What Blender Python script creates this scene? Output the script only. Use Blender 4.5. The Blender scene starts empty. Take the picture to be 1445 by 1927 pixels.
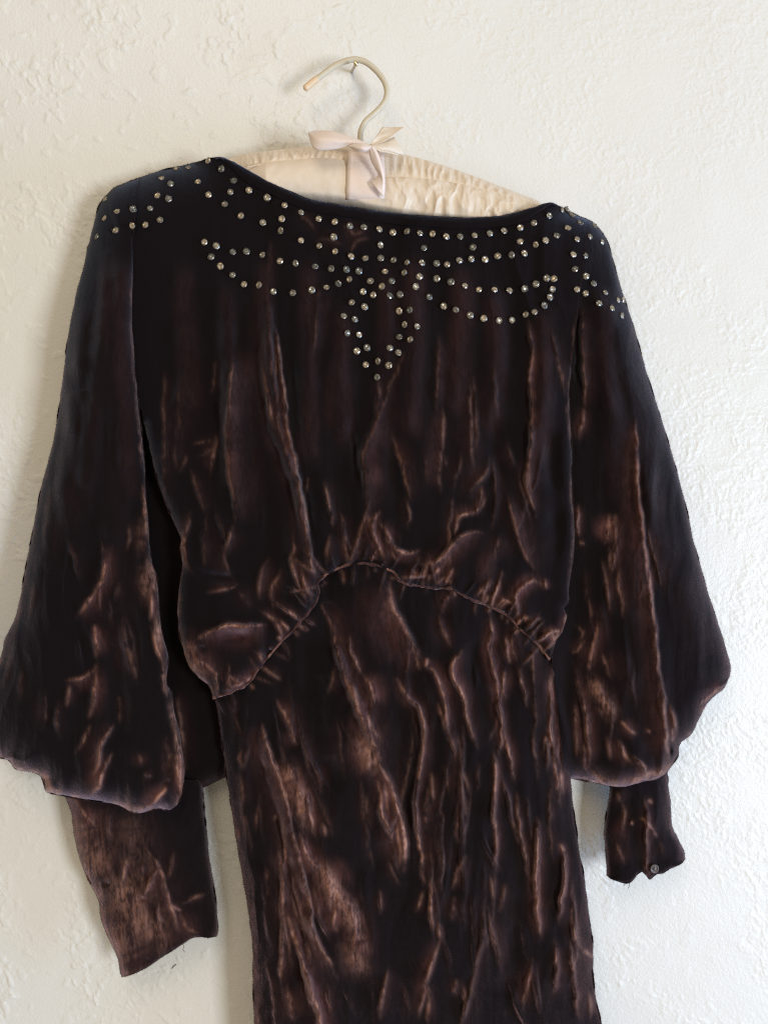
import bpy, math, random
import numpy as np
from mathutils import Vector, Matrix

random.seed(7)
rng = np.random.RandomState(11)
scene = bpy.context.scene
col = scene.collection

# ------------------------------------------------------------------ camera
S = 0.00045            # metres per photo pixel on the wall plane
D = 0.75               # camera to wall
ROLL = math.radians(3.0)
Z0 = 1.5               # height of the picture centre above the floor level
CR, SR = math.cos(ROLL), math.sin(ROLL)

cam_d = bpy.data.cameras.new('camera')
cam = bpy.data.objects.new('camera', cam_d)
col.objects.link(cam)
cam_d.sensor_fit = 'VERTICAL'
cam_d.sensor_height = 24.0
cam_d.lens = 12.0 / (963.5 * S / D)
cam_d.clip_start = 0.01
cam_d.clip_end = 50
cam.matrix_world = Matrix(((CR, SR, 0, 0), (0, 0, -1, -D), (-SR, CR, 0, Z0), (0, 0, 0, 1)))
scene.camera = cam

# ------------------------------------------------------------------ light
world = bpy.data.worlds.new('World')
scene.world = world
world.use_nodes = True
wb = world.node_tree.nodes['Background']
wb.inputs['Color'].default_value = (1.0, 0.86, 0.66, 1)
wb.inputs['Strength'].default_value = 0.36

def area(name, loc, target, sx, sy, power, color):
    l = bpy.data.lights.new(name, 'AREA')
    l.shape = 'RECTANGLE'
    l.size, l.size_y = sx, sy
    l.energy = power
    l.color = color
    o = bpy.data.objects.new(name, l)
    col.objects.link(o)
    o.location = loc
    d = Vector(target) - Vector(loc)
    o.rotation_euler = d.to_track_quat('-Z', 'Y').to_euler()
    return o

area('window_light', (1.75, -2.2, 0.85), (0.0, 0.0, 1.35), 0.62, 0.95, 50, (0.86, 0.93, 1.0))
area('added_blue_light', (1.6, -0.55, 1.0), (0.1, -0.05, 1.30), 0.4, 0.9, 20.0, (0.30, 0.56, 1.0))  # extra lamp, no second window: gives the right sleeve a blue rim
area('room_light', (-0.3, -2.0, 3.1), (-0.15, 0.0, 1.75), 1.2, 1.2, 14.5, (1.0, 0.88, 0.68))

vs = scene.view_settings
vs.view_transform = 'Standard'
vs.look = 'None'
vs.exposure = 0.0
vs.gamma = 1.0
vs.use_curve_mapping = False

scene.render.engine = 'CYCLES'
scene.cycles.use_denoising = False
scene.cycles.use_adaptive_sampling = False
scene.cycles.filter_width = 1.15
scene.cycles.max_bounces = 5
scene.cycles.diffuse_bounces = 3
scene.cycles.sample_clamp_indirect = 3.0

# ------------------------------------------------------------------ helpers
def P(px, py, h):
    """photo-plane position + distance from the wall -> world"""
    px = np.asarray(px, float); py = np.asarray(py, float); h = np.asarray(h, float)
    k = S * (D - h) / D
    u = (px - 722.5) * k
    v = -(py - 963.5) * k
    return np.stack([u * CR + v * SR, -h + 0 * u, Z0 - u * SR + v * CR], -1)

def PV(px, py, h):
    return Vector(P(px, py, h).tolist())

def smooth(pts, step=6.0, closed=False):
    p = np.asarray(pts, float)
    if len(p) == 2:
        n = max(2, int(np.hypot(*(p[1] - p[0])[:2]) / step) + 1)
        t = np.linspace(0, 1, n)[:, None]
        return p[0] * (1 - t) + p[1] * t
    q = np.vstack([2 * p[0] - p[1], p, 2 * p[-1] - p[-2]])
    out = []
    for i in range(1, len(q) - 2):
        p0, p1, p2, p3 = q[i - 1], q[i], q[i + 1], q[i + 2]
        n = max(1, int(np.hypot(*(p2 - p1)[:2]) / step))
        for k in range(n):
            t = k / n
            out.append(0.5 * (2 * p1 + (p2 - p0) * t + (2 * p0 - 5 * p1 + 4 * p2 - p3) * t * t
                              + (-p0 + 3 * p1 - 3 * p2 + p3) * t ** 3))
    out.append(p[-1])
    return np.array(out)

def resample(pts, n):
    q = smooth(pts, 2.0)
    d = np.r_[0, np.cumsum(np.linalg.norm(np.diff(q, axis=0), axis=1))]
    t = np.linspace(0, d[-1], n)
    return np.stack([np.interp(t, d, q[:, k]) for k in range(q.shape[1])], -1)

def coons(top, bottom, left, right, nu, nv):
    T, B = resample(top, nu), resample(bottom, nu)
    L, R = resample(left, nv), resample(right, nv)
    L[0] = T[0]; R[0] = T[-1]; L[-1] = B[0]; R[-1] = B[-1]
    u = np.linspace(0, 1, nu)[None, :, None]
    v = np.linspace(0, 1, nv)[:, None, None]
    return ((1 - v) * T[None] + v * B[None] + (1 - u) * L[:, None] + u * R[:, None]
            - ((1 - u) * (1 - v) * T[0] + u * (1 - v) * T[-1] + (1 - u) * v * B[0] + u * v * B[-1]))

def polydist(x, y, poly):
    """distance, side (+ = left of travel on the picture) and arc fraction"""
    best = np.full(x.shape, 1e9); side = np.zeros(x.shape); tt = np.zeros(x.shape)
    seg = np.linalg.norm(np.diff(poly, axis=0), axis=1)
    cum = np.r_[0, np.cumsum(seg)]
    for i in range(len(poly) - 1):
        ax, ay = poly[i]; bx, by = poly[i + 1]
        dx, dy = bx - ax, by - ay
        l2 = dx * dx + dy * dy + 1e-9
        t = np.clip(((x - ax) * dx + (y - ay) * dy) / l2, 0, 1)
        ex = x - ax - t * dx; ey = y - ay - t * dy
        d = ex * ex + ey * ey
        m = d < best
        best = np.where(m, d, best)
        side = np.where(m, np.sign(dx * ey - dy * ex), side)
        tt = np.where(m, (cum[i] + t * seg[i]) / cum[-1], tt)
    return np.sqrt(best), side, tt

def vnoise(x, y, seed):
    r = np.random.RandomState(seed).rand(128, 128) * 2 - 1
    xi = np.floor(x).astype(int); yi = np.floor(y).astype(int)
    fx = x - xi; fy = y - yi
    fx = fx * fx * fx * (fx * (fx * 6 - 15) + 10); fy = fy * fy * fy * (fy * (fy * 6 - 15) + 10)
    a = r[yi % 128, xi % 128]; b = r[yi % 128, (xi + 1) % 128]
    c = r[(yi + 1) % 128, xi % 128]; d = r[(yi + 1) % 128, (xi + 1) % 128]
    return (a * (1 - fx) + b * fx) * (1 - fy) + (c * (1 - fx) + d * fx) * fy

def fbm(x, y, seed, o=3):
    s = 0; a = 1.0
    for k in range(o):
        s = s + a * vnoise(x * 2 ** k + 17.3 * k, y * 2 ** k + 5.1 * k, seed + k)
        a *= 0.5
    return s

def sstep(a, b, t):
    t = np.clip((t - a) / (b - a), 0, 1)
    return t * t * (3 - 2 * t)

def ridged(x, y, seed):
    return 1 - 2 * np.abs(fbm(x, y, seed, 2))

def mesh_obj(name, verts, faces, mat, parent=None, smooth_=True, attr=None):
    me = bpy.data.meshes.new(name)
    if isinstance(faces, np.ndarray):
        v = np.asarray(verts, np.float32)
        me.vertices.add(len(v)); me.vertices.foreach_set('co', v.ravel())
        k = faces.shape[1]
        me.loops.add(faces.size); me.loops.foreach_set('vertex_index', faces.astype(np.int32).ravel())
        me.polygons.add(len(faces))
        me.polygons.foreach_set('loop_start', np.arange(0, faces.size, k, dtype=np.int32))
        me.update(calc_edges=True)
        me.validate()
    else:
        me.from_pydata([tuple(map(float, p)) for p in verts], [], faces)
    me.polygons.foreach_set('use_smooth', [smooth_] * len(me.polygons))
    if attr:
        for an, av in attr.items():
            a = me.attributes.new(an, 'FLOAT', 'POINT')
            a.data.foreach_set('value', np.asarray(av, np.float32))
    for m in (mat if isinstance(mat, (list, tuple)) else [mat]):
        me.materials.append(m)
    o = bpy.data.objects.new(name, me)
    col.objects.link(o)
    if parent is not None:
        o.parent = parent
        o.matrix_parent_inverse = parent.matrix_world.inverted()
    return o

def grid_faces(nu, nv, off=0, flip=False):
    i = np.arange(nv - 1)[:, None] * nu + np.arange(nu - 1)[None]
    f = np.stack([i, i + nu, i + nu + 1, i + 1], -1).reshape(-1, 4) + off
    return f[:, ::-1] if flip else f

def empty(name, loc, label, cat):
    o = bpy.data.objects.new(name, None)
    col.objects.link(o)
    o.location = loc
    o.empty_display_size = 0.02
    o['label'] = label; o['category'] = cat
    bpy.context.view_layer.update()
    return o

def tube(name, pts, r, mat, parent, n=10, caps=True, rfun=None, step=3.0, attr=None):
    """pts: (px,py,h) list; r in metres"""
    q = smooth(pts, step)
    w = P(q[:, 0], q[:, 1], q[:, 2])
    m = len(w)
    V = []; F = []
    tan = np.gradient(w, axis=0); tan /= np.linalg.norm(tan, axis=1)[:, None]
    up = np.array([0, -1.0, 0])
    for i in range(m):
        a = np.cross(tan[i], up); a /= np.linalg.norm(a) + 1e-9
        b = np.cross(a, tan[i])
        for k in range(n):
            th = 2 * math.pi * k / n
            rr = r if rfun is None else r * rfun(i / (m - 1), th, i)
            V.append(w[i] + rr * (math.cos(th) * a + math.sin(th) * b))
    for i in range(m - 1):
        for k in range(n):
            F.append((i * n + k, i * n + (k + 1) % n, (i + 1) * n + (k + 1) % n, (i + 1) * n + k))
    if caps:
        V.append(w[0] - tan[0] * r * 0.5); V.append(w[-1] + tan[-1] * r * 0.5)
        a, b = len(V) - 2, len(V) - 1
        for k in range(n):
            F.append((a, (k + 1) % n, k)); F.append((b, (m - 1) * n + k, (m - 1) * n + (k + 1) % n))
    at = {k: [v(j // n) if callable(v) else v for j in range(len(V))] for k, v in attr.items()} if attr else None
    return mesh_obj(name, V, F, mat, parent, True, at)

# ------------------------------------------------------------------ materials
def new_mat(name):
    m = bpy.data.materials.new(name)
    m.use_nodes = True
    nt = m.node_tree
    return m, nt, nt.nodes['Principled BSDF']

def N(nt, t, **kw):
    n = nt.nodes.new(t)
    for k, v in kw.items():
        setattr(n, k, v)
    return n

def noise(nt, vec, scale, detail=3, rough=0.55, dist=0.0):
    n = N(nt, 'ShaderNodeTexNoise')
    n.inputs['Scale'].default_value = scale
    n.inputs['Detail'].default_value = detail
    n.inputs['Roughness'].default_value = rough
    n.inputs['Distortion'].default_value = dist
    nt.links.new(vec, n.inputs['Vector'])
    return n.outputs['Fac']

def ramp(nt, fac, stops):
    r = N(nt, 'ShaderNodeMapRange', interpolation_type='SMOOTHSTEP')
    r.inputs['From Min'].default_value = stops[0]; r.inputs['From Max'].default_value = stops[1]
    r.inputs['To Min'].default_value = stops[2]; r.inputs['To Max'].default_value = stops[3]
    nt.links.new(fac, r.inputs['Value'])
    return r.outputs['Result']

def math_n(nt, op, a, b=None, clamp=False):
    m = N(nt, 'ShaderNodeMath', operation=op, use_clamp=clamp)
    for i, x in enumerate((a, b)):
        if x is None: continue
        if isinstance(x, (int, float)): m.inputs[i].default_value = x
        else: nt.links.new(x, m.inputs[i])
    return m.outputs[0]

def bump(nt, height, dist, strength=1.0, normal=None):
    b = N(nt, 'ShaderNodeBump')
    b.inputs['Distance'].default_value = dist
    b.inputs['Strength'].default_value = strength
    nt.links.new(height, b.inputs['Height'])
    if normal is not None: nt.links.new(normal, b.inputs['Normal'])
    return b.outputs['Normal']

def wall_material():
    m, nt, p = new_mat('wall_plaster')
    pos = N(nt, 'ShaderNodeNewGeometry').outputs['Position']
    hgt = math_n(nt, 'ADD', noise(nt, pos, 420, 3, 0.6, 0.3), math_n(nt, 'MULTIPLY', noise(nt, pos, 1300, 2, 0.5), 0.35))
    nt.links.new(bump(nt, hgt, 0.0006, 0.55), p.inputs['Normal'])
    cr = N(nt, 'ShaderNodeMix', data_type='RGBA')
    cr.inputs[6].default_value = (0.80, 0.775, 0.72, 1); cr.inputs[7].default_value = (0.86, 0.835, 0.78, 1)
    nt.links.new(noise(nt, pos, 9, 4), cr.inputs[0])
    nt.links.new(cr.outputs[2], p.inputs['Base Color'])
    p.inputs['Roughness'].default_value = 0.36
    p.inputs['Specular IOR Level'].default_value = 0.4
    return m

def velvet_material():
    m, nt, p = new_mat('crushed_velvet')
    out = nt.nodes['Material Output']
    tc = N(nt, 'ShaderNodeNewGeometry').outputs['Position']
    att = N(nt, 'ShaderNodeAttribute', attribute_name='crush_highlight')  # mask for crushed patches and for highlights painted along folds
    mp = N(nt, 'ShaderNodeMapping'); mp.inputs['Scale'].default_value = (1, 1, 0.30); mp.inputs['Rotation'].default_value = (0, math.radians(-14), 0); mp.vector_type = 'TEXTURE' if False else 'POINT'
    nt.links.new(tc, mp.inputs['Vector'])
    n1 = noise(nt, mp.outputs[0], 420, 5, 0.65, 0.5)
    n2 = noise(nt, mp.outputs[0], 85, 3, 0.55, 0.8)
    mott = ramp(nt, math_n(nt, 'ADD', math_n(nt, 'MULTIPLY', n1, 0.52), math_n(nt, 'MULTIPLY', n2, 0.48)), (0.37, 0.61, 0.08, 1.1))
    fac = math_n(nt, 'MULTIPLY', att.outputs['Fac'], mott, True)
    att2 = N(nt, 'ShaderNodeAttribute', attribute_name='nap_sheen')  # mask for soft fold sheen painted in as colour
    # short pile grain
    nap_sheen = noise(nt, tc, 1500, 3, 0.65)
    pile = noise(nt, mp.outputs[0], 420, 3, 0.6, 0.6)
    nrm = bump(nt, nap_sheen, 0.0005, 0.55, bump(nt, pile, 0.0006, 0.30))
    # upright pile
    p.inputs['Base Color'].default_value = (0.0062, 0.0035, 0.0034, 1)
    p.inputs['Roughness'].default_value = 0.85
    p.inputs['Specular IOR Level'].default_value = 0.06
    p.inputs['Sheen Weight'].default_value = 0.70
    p.inputs['Sheen Roughness'].default_value = 0.40
    p.inputs['Sheen Tint'].default_value = (0.33, 0.40, 0.56, 1)  # blue of sky light and haze put into the sheen tint
    nt.links.new(nrm, p.inputs['Normal'])
    # the nap leans: fibres combed down to one side, ruffled by the crush and highlight mask
    def vm(op, a, b):
        n_ = N(nt, 'ShaderNodeVectorMath', operation=op)
        for i_, x_ in enumerate((a, b)):
            if x_ is None: continue
            if isinstance(x_, tuple): n_.inputs[i_].default_value = x_
            elif op == 'SCALE' and i_ == 1: nt.links.new(x_, n_.inputs['Scale'])
            else: nt.links.new(x_, n_.inputs[i_])
        return n_.outputs[0]
    def cnoise(sc, det, dist):
        t_ = N(nt, 'ShaderNodeTexNoise'); t_.inputs['Scale'].default_value = sc; t_.inputs['Detail'].default_value = det
        t_.inputs['Distortion'].default_value = dist
        nt.links.new(mp.outputs[0], t_.inputs['Vector'])
        return vm('SUBTRACT', t_.outputs['Color'], (0.5, 0.5, 0.5))
    ruff = vm('ADD', cnoise(240, 4, 0.5), vm('MULTIPLY', cnoise(900, 2, 0.0), (0.8, 0.8, 0.8)))
    amt = math_n(nt, 'ADD', math_n(nt, 'MULTIPLY', att.outputs['Fac'], 2.2), 0.45)
    lean = vm('ADD', vm('SCALE', ruff, amt), (0.08, 0.0, -0.58))
    nl = N(nt, 'ShaderNodeVectorMath', operation='NORMALIZE')
    nt.links.new(vm('ADD', nrm, lean), nl.inputs[0])
    sh = N(nt, 'ShaderNodeBsdfSheen')
    sh.inputs['Color'].default_value = (0.40, 0.18, 0.15, 1)
    sh.inputs['Roughness'].default_value = 0.26
    nt.links.new(nl.outputs[0], sh.inputs['Normal'])
    addp = N(nt, 'ShaderNodeAddShader')
    nt.links.new(p.outputs[0], addp.inputs[0]); nt.links.new(sh.outputs[0], addp.inputs[1])
    # flattened pile, also the lighter brown of painted fold highlights
    q = N(nt, 'ShaderNodeBsdfPrincipled')
    q.inputs['Base Color'].default_value = (0.36, 0.176, 0.128, 1)
    q.inputs['Roughness'].default_value = 0.5
    q.inputs['Specular IOR Level'].default_value = 0.45
    q.inputs['Specular Tint'].default_value = (0.95, 0.66, 0.5, 1)
    q.inputs['Sheen Weight'].default_value = 1.0
    q.inputs['Sheen Roughness'].default_value = 0.4
    q.inputs['Sheen Tint'].default_value = (0.82, 0.56, 0.46, 1)
    nt.links.new(nrm, q.inputs['Normal'])
    # plum brown that paints in the sheen of fold slopes
    w_ = N(nt, 'ShaderNodeBsdfPrincipled')
    w_.inputs['Base Color'].default_value = (0.135, 0.052, 0.048, 1)
    w_.inputs['Roughness'].default_value = 0.6
    w_.inputs['Specular IOR Level'].default_value = 0.2
    w_.inputs['Specular Tint'].default_value = (0.9, 0.6, 0.55, 1)
    w_.inputs['Sheen Weight'].default_value = 0.8
    w_.inputs['Sheen Roughness'].default_value = 0.4
    w_.inputs['Sheen Tint'].default_value = (0.62, 0.34, 0.32, 1)
    nt.links.new(nrm, w_.inputs['Normal'])
    mixn = N(nt, 'ShaderNodeMixShader')
    sheenf = math_n(nt, 'MULTIPLY', att2.outputs['Fac'], ramp(nt, math_n(nt, 'ADD', math_n(nt, 'MULTIPLY', n1, 0.5), math_n(nt, 'MULTIPLY', n2, 0.5)), (0.38, 0.60, 0.45, 1.05)), True)
    nt.links.new(sheenf, mixn.inputs[0])
    nt.links.new(addp.outputs[0], mixn.inputs[1]); nt.links.new(w_.outputs[0], mixn.inputs[2])
    mix = N(nt, 'ShaderNodeMixShader')
    nt.links.new(math_n(nt, 'MULTIPLY', fac, 1.0, True), mix.inputs[0])
    nt.links.new(mixn.outputs[0], mix.inputs[1]); nt.links.new(q.outputs[0], mix.inputs[2])
    nt.links.new(mix.outputs[0], out.inputs['Surface'])
    return m

def satin_material(name, c, rough=0.34):
    m, nt, p = new_mat(name)
    pos = N(nt, 'ShaderNodeNewGeometry').outputs['Position']
    p.inputs['Base Color'].default_value = (*c, 1)
    p.inputs['Roughness'].default_value = rough
    p.inputs['Specular IOR Level'].default_value = 0.55
    p.inputs['Specular Tint'].default_value = (1, 0.93, 0.86, 1)
    p.inputs['Sheen Weight'].default_value = 0.15
    p.inputs['Subsurface Weight'].default_value = 0.0
    nt.links.new(bump(nt, noise(nt, pos, 60, 3), 0.0006, 0.15, bump(nt, noise(nt, pos, 1800, 2), 0.0001, 0.3)), p.inputs['Normal'])
    return m

def metal_material(name, c, rough, metallic=1.0, bumpd=0.0):
    m, nt, p = new_mat(name)
    pos = N(nt, 'ShaderNodeNewGeometry').outputs['Position']
    p.inputs['Base Color'].default_value = (*c, 1)
    p.inputs['Metallic'].default_value = metallic
    nt.links.new(ramp(nt, noise(nt, pos, 300, 3), (0.3, 0.7, rough * 0.7, rough * 1.3)), p.inputs['Roughness'])
    return m

def stone_material():
    m, nt, p = new_mat('foil_backed_crystal')
    oi = N(nt, 'ShaderNodeObjectInfo')
    mx = N(nt, 'ShaderNodeMix', data_type='RGBA')
    mx.inputs[6].default_value = (0.20, 0.21, 0.19, 1); mx.inputs[7].default_value = (0.74, 0.60, 0.42, 1)
    nt.links.new(oi.outputs['Random'], mx.inputs[0])
    pos = N(nt, 'ShaderNodeNewGeometry').outputs['Position']
    vo = N(nt, 'ShaderNodeTexVoronoi'); vo.inputs['Scale'].default_value = 900
    nt.links.new(pos, vo.inputs['Vector'])
    mul = N(nt, 'ShaderNodeMix', data_type='RGBA', blend_type='MULTIPLY'); mul.inputs[0].default_value = 1
    bw = N(nt, 'ShaderNodeMapRange'); bw.inputs['To Min'].default_value = 0.35; bw.inputs['To Max'].default_value = 1.0
    nt.links.new(vo.outputs['Color'], bw.inputs['Value'])
    nt.links.new(mx.outputs[2], mul.inputs[6]); nt.links.new(bw.outputs[0], mul.inputs[7])
    nt.links.new(mul.outputs[2], p.inputs['Base Color'])
    p.inputs['Metallic'].default_value = 0.5
    p.inputs['Roughness'].default_value = 0.24
    p.inputs['Coat Weight'].default_value = 0.0
    p.inputs['Coat Roughness'].default_value = 0.05
    return m

M_wall = wall_material()
M_velvet = velvet_material()
M_satin = satin_material('cream_satin', (0.79, 0.66, 0.52), 0.43)
M_satin_pink = satin_material('blush_satin_ribbon', (0.84, 0.69, 0.60), 0.38)
M_hook = metal_material('cream_coated_wire', (0.66, 0.57, 0.42), 0.5, 0.0)
M_tip = metal_material('peach_plastic_tip', (0.82, 0.60, 0.38), 0.45, 0.0)
M_brass = metal_material('brass_nail', (0.78, 0.68, 0.42), 0.25)
M_shaft = metal_material('dull_nail_shaft', (0.45, 0.38, 0.30), 0.4)
M_stone = stone_material()
M_setting = metal_material('tarnished_setting', (0.30, 0.27, 0.24), 0.4)
M_lining = metal_material('dark_button', (0.09, 0.07, 0.065), 0.4, 0.3)

# ------------------------------------------------------------------ wall
wnx, wnz = 820, 1050
gx, gz = np.meshgrid(np.linspace(-0.42, 0.42, wnx), np.linspace(0.96, 2.04, wnz))
mx, mz = gx * 1000 + 500, gz * 1000      # millimetres
wx_ = 3.5 * fbm(mx / 13, mz / 13, 201, 2); wz_ = 3.5 * fbm(mx / 13 + 40, mz / 13, 203, 2)
ax_, az_ = mx + wx_, mz + wz_
rt = sstep(-0.05, 0.25, gx + 0.12 * fbm(gx * 8 + 30, gz * 8, 205, 2))       # finer, denser spray to the right
clus = sstep(-0.25, 0.45, fbm(ax_ / 48, az_ / 48, 207, 3) + 0.25 * rt)
bits = sstep(0.02, 0.65, fbm(ax_ / 5.0 + 0.3 * az_ / 5.0, az_ / 5.4, 211, 3))
bits2 = sstep(-0.1, 0.8, fbm(ax_ / 2.1, az_ / 2.0 + 0.2 * ax_ / 2.1, 215, 2))
drops_ = sstep(0.45, 0.95, fbm(ax_ / 11, az_ / 9, 219, 2))
und = fbm(mx / 30, mz / 30, 223, 2)
wh = 0.00085 * clus * bits * (1 - 0.72 * rt) + (0.00022 + 0.00022 * rt) * bits2 * (0.3 + 0.7 * clus) + 0.0006 * drops_ * (1 - rt) + 0.00022 * und
ed = np.minimum(np.minimum(gx + 0.42, 0.42 - gx), np.minimum(gz - 0.96, 2.04 - gz))
wh = 0.72 * wh * np.clip(ed / 0.02, 0, 1)
WV = np.stack([gx, -wh, gz], -1).reshape(-1, 3)
i0, i1, i2, i3 = 0, wnx - 1, wnx * wnz - 1, wnx * (wnz - 1)
WV = np.vstack([WV, [[-3, 0, -0.5], [3, 0, -0.5], [3, 0, 3.5], [-3, 0, 3.5]]])
k_ = wnx * wnz
WF = np.vstack([grid_faces(wnx, wnz)[:, ::-1], [[k_, k_ + 1, i1, i0], [k_ + 1, k_ + 2, i2, i1], [k_ + 2, k_ + 3, i3, i2], [k_ + 3, k_, i0, i3]]])
wall = mesh_obj('wall', WV, WF, M_wall)
wall['kind'] = 'structure'
wall['label'] = 'cream painted wall with rough splattered plaster texture'

# ------------------------------------------------------------------ cloth builder
def edge_drop(x, y, poly, r, drop):
    d, _, _ = polydist(x, y, smooth(poly, 8))
    t = np.clip(1 - d / r, 0, 1)
    return drop * (1 - np.sqrt(np.maximum(0, 1 - t * t)))

PX = S * 0.93    # metres per photo pixel at cloth distance

def ridges(x, y, lst):
    """each entry: pts, height px, width left px, width right px, crush"""
    h = np.zeros(x.shape); c = np.zeros(x.shape); nn = np.zeros(x.shape)
    for e in lst:
        pts, a, wl, wr, cr = e[:5]
        pts = [tuple(map(float, q)) for q in pts]
        Lr = sum(math.dist(pts[i], pts[i + 1]) for i in range(len(pts) - 1))
        if Lr < 60 and a > 0:
            e = 0.30
            p0, p1, q0, q1 = pts[0], pts[1], pts[-1], pts[-2]
            k0 = e * Lr / math.dist(p0, p1); k1 = e * Lr / math.dist(q0, q1)
            pts = [(p0[0] + (p0[0] - p1[0]) * k0, p0[1] + (p0[1] - p1[1]) * k0)] + pts + [(q0[0] + (q0[0] - q1[0]) * k1, q0[1] + (q0[1] - q1[1]) * k1)]
            wl, wr = 0.8 * wl, 0.8 * wr
        poly = smooth(pts, 7)
        if len(poly) > 4:
            k = np.arange(len(poly))
            poly = poly + np.stack([vnoise(k * 0.45, k * 0 + len(h) % 7 + pts[0][0], 5), vnoise(k * 0.45, k * 0 + pts[0][1], 6)], -1) * min(2.0, 0.25 * (wl + wr))
        if not (min(wl, wr) >= 13): wl, wr = 0.8 * wl, 0.8 * wr
        w = max(wl, wr) * 3.2
        m = ((x > poly[:, 0].min() - w) & (x < poly[:, 0].max() + w) & (y > poly[:, 1].min() - w) & (y < poly[:, 1].max() + w))
        if not m.any(): continue
        d, s, t = polydist(x[m], y[m], poly)
        ww = np.where(s > 0, wl, wr)
        L = np.linalg.norm(np.diff(poly, axis=0), axis=1).sum()
        fade = np.clip(np.minimum(t, 1 - t) * L / min(60, 0.45 * L), 0, 1)
        fade = fade * fade * (3 - 2 * fade)
        irr = 0.75 + 0.5 * vnoise(t * L / 40, t * 0 + pts[0][0] * 0.37, 21)
        h[m] += 1.45 * a * irr * fade * np.exp(-(d / ww) ** 2)
        var = np.clip(0.85 + 0.45 * vnoise(t * L / 35, t * 0 + pts[0][1] * 0.21, 22) + 0.45 * vnoise(t * L / 9, t * 0 + pts[0][0] * 0.13, 24), 0.12, 1.25)
        broad = min(wl, wr) >= 13
        amp = cr * var * fade
        if a > 0 and broad and cr < 0.4:
            nn[m] = np.maximum(nn[m], 1.3 * cr * fade * np.exp(-(d / (1.15 * ww)) ** 4))  # broad sheen of a fold, painted as a tone
        elif a > 0 and not broad:
            wide = np.where(ww >= max(wl, wr) - 0.01, 2.1 * ww, 0.55 * ww)
            c[m] = np.maximum(c[m], amp * np.maximum(np.exp(-(d / 3.3) ** 2), 0.12 * np.exp(-(d / ww) ** 2)))  # thin highlight painted along the crest
            nn[m] = np.maximum(nn[m], 0.85 * cr * fade * (0.6 + 0.4 * var) * np.exp(-(d / (1.25 * wide)) ** 2))  # sheen falling off beside the crest, painted too
        else:
            c[m] = np.maximum(c[m], 0.72 * amp * np.exp(-(d / (ww * 0.9)) ** 2))
            nn[m] = np.maximum(nn[m], 0.6 * cr * fade * np.exp(-(d / (ww * 1.5)) ** 2) * (ww > 8))
    return h, c, nn

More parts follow.
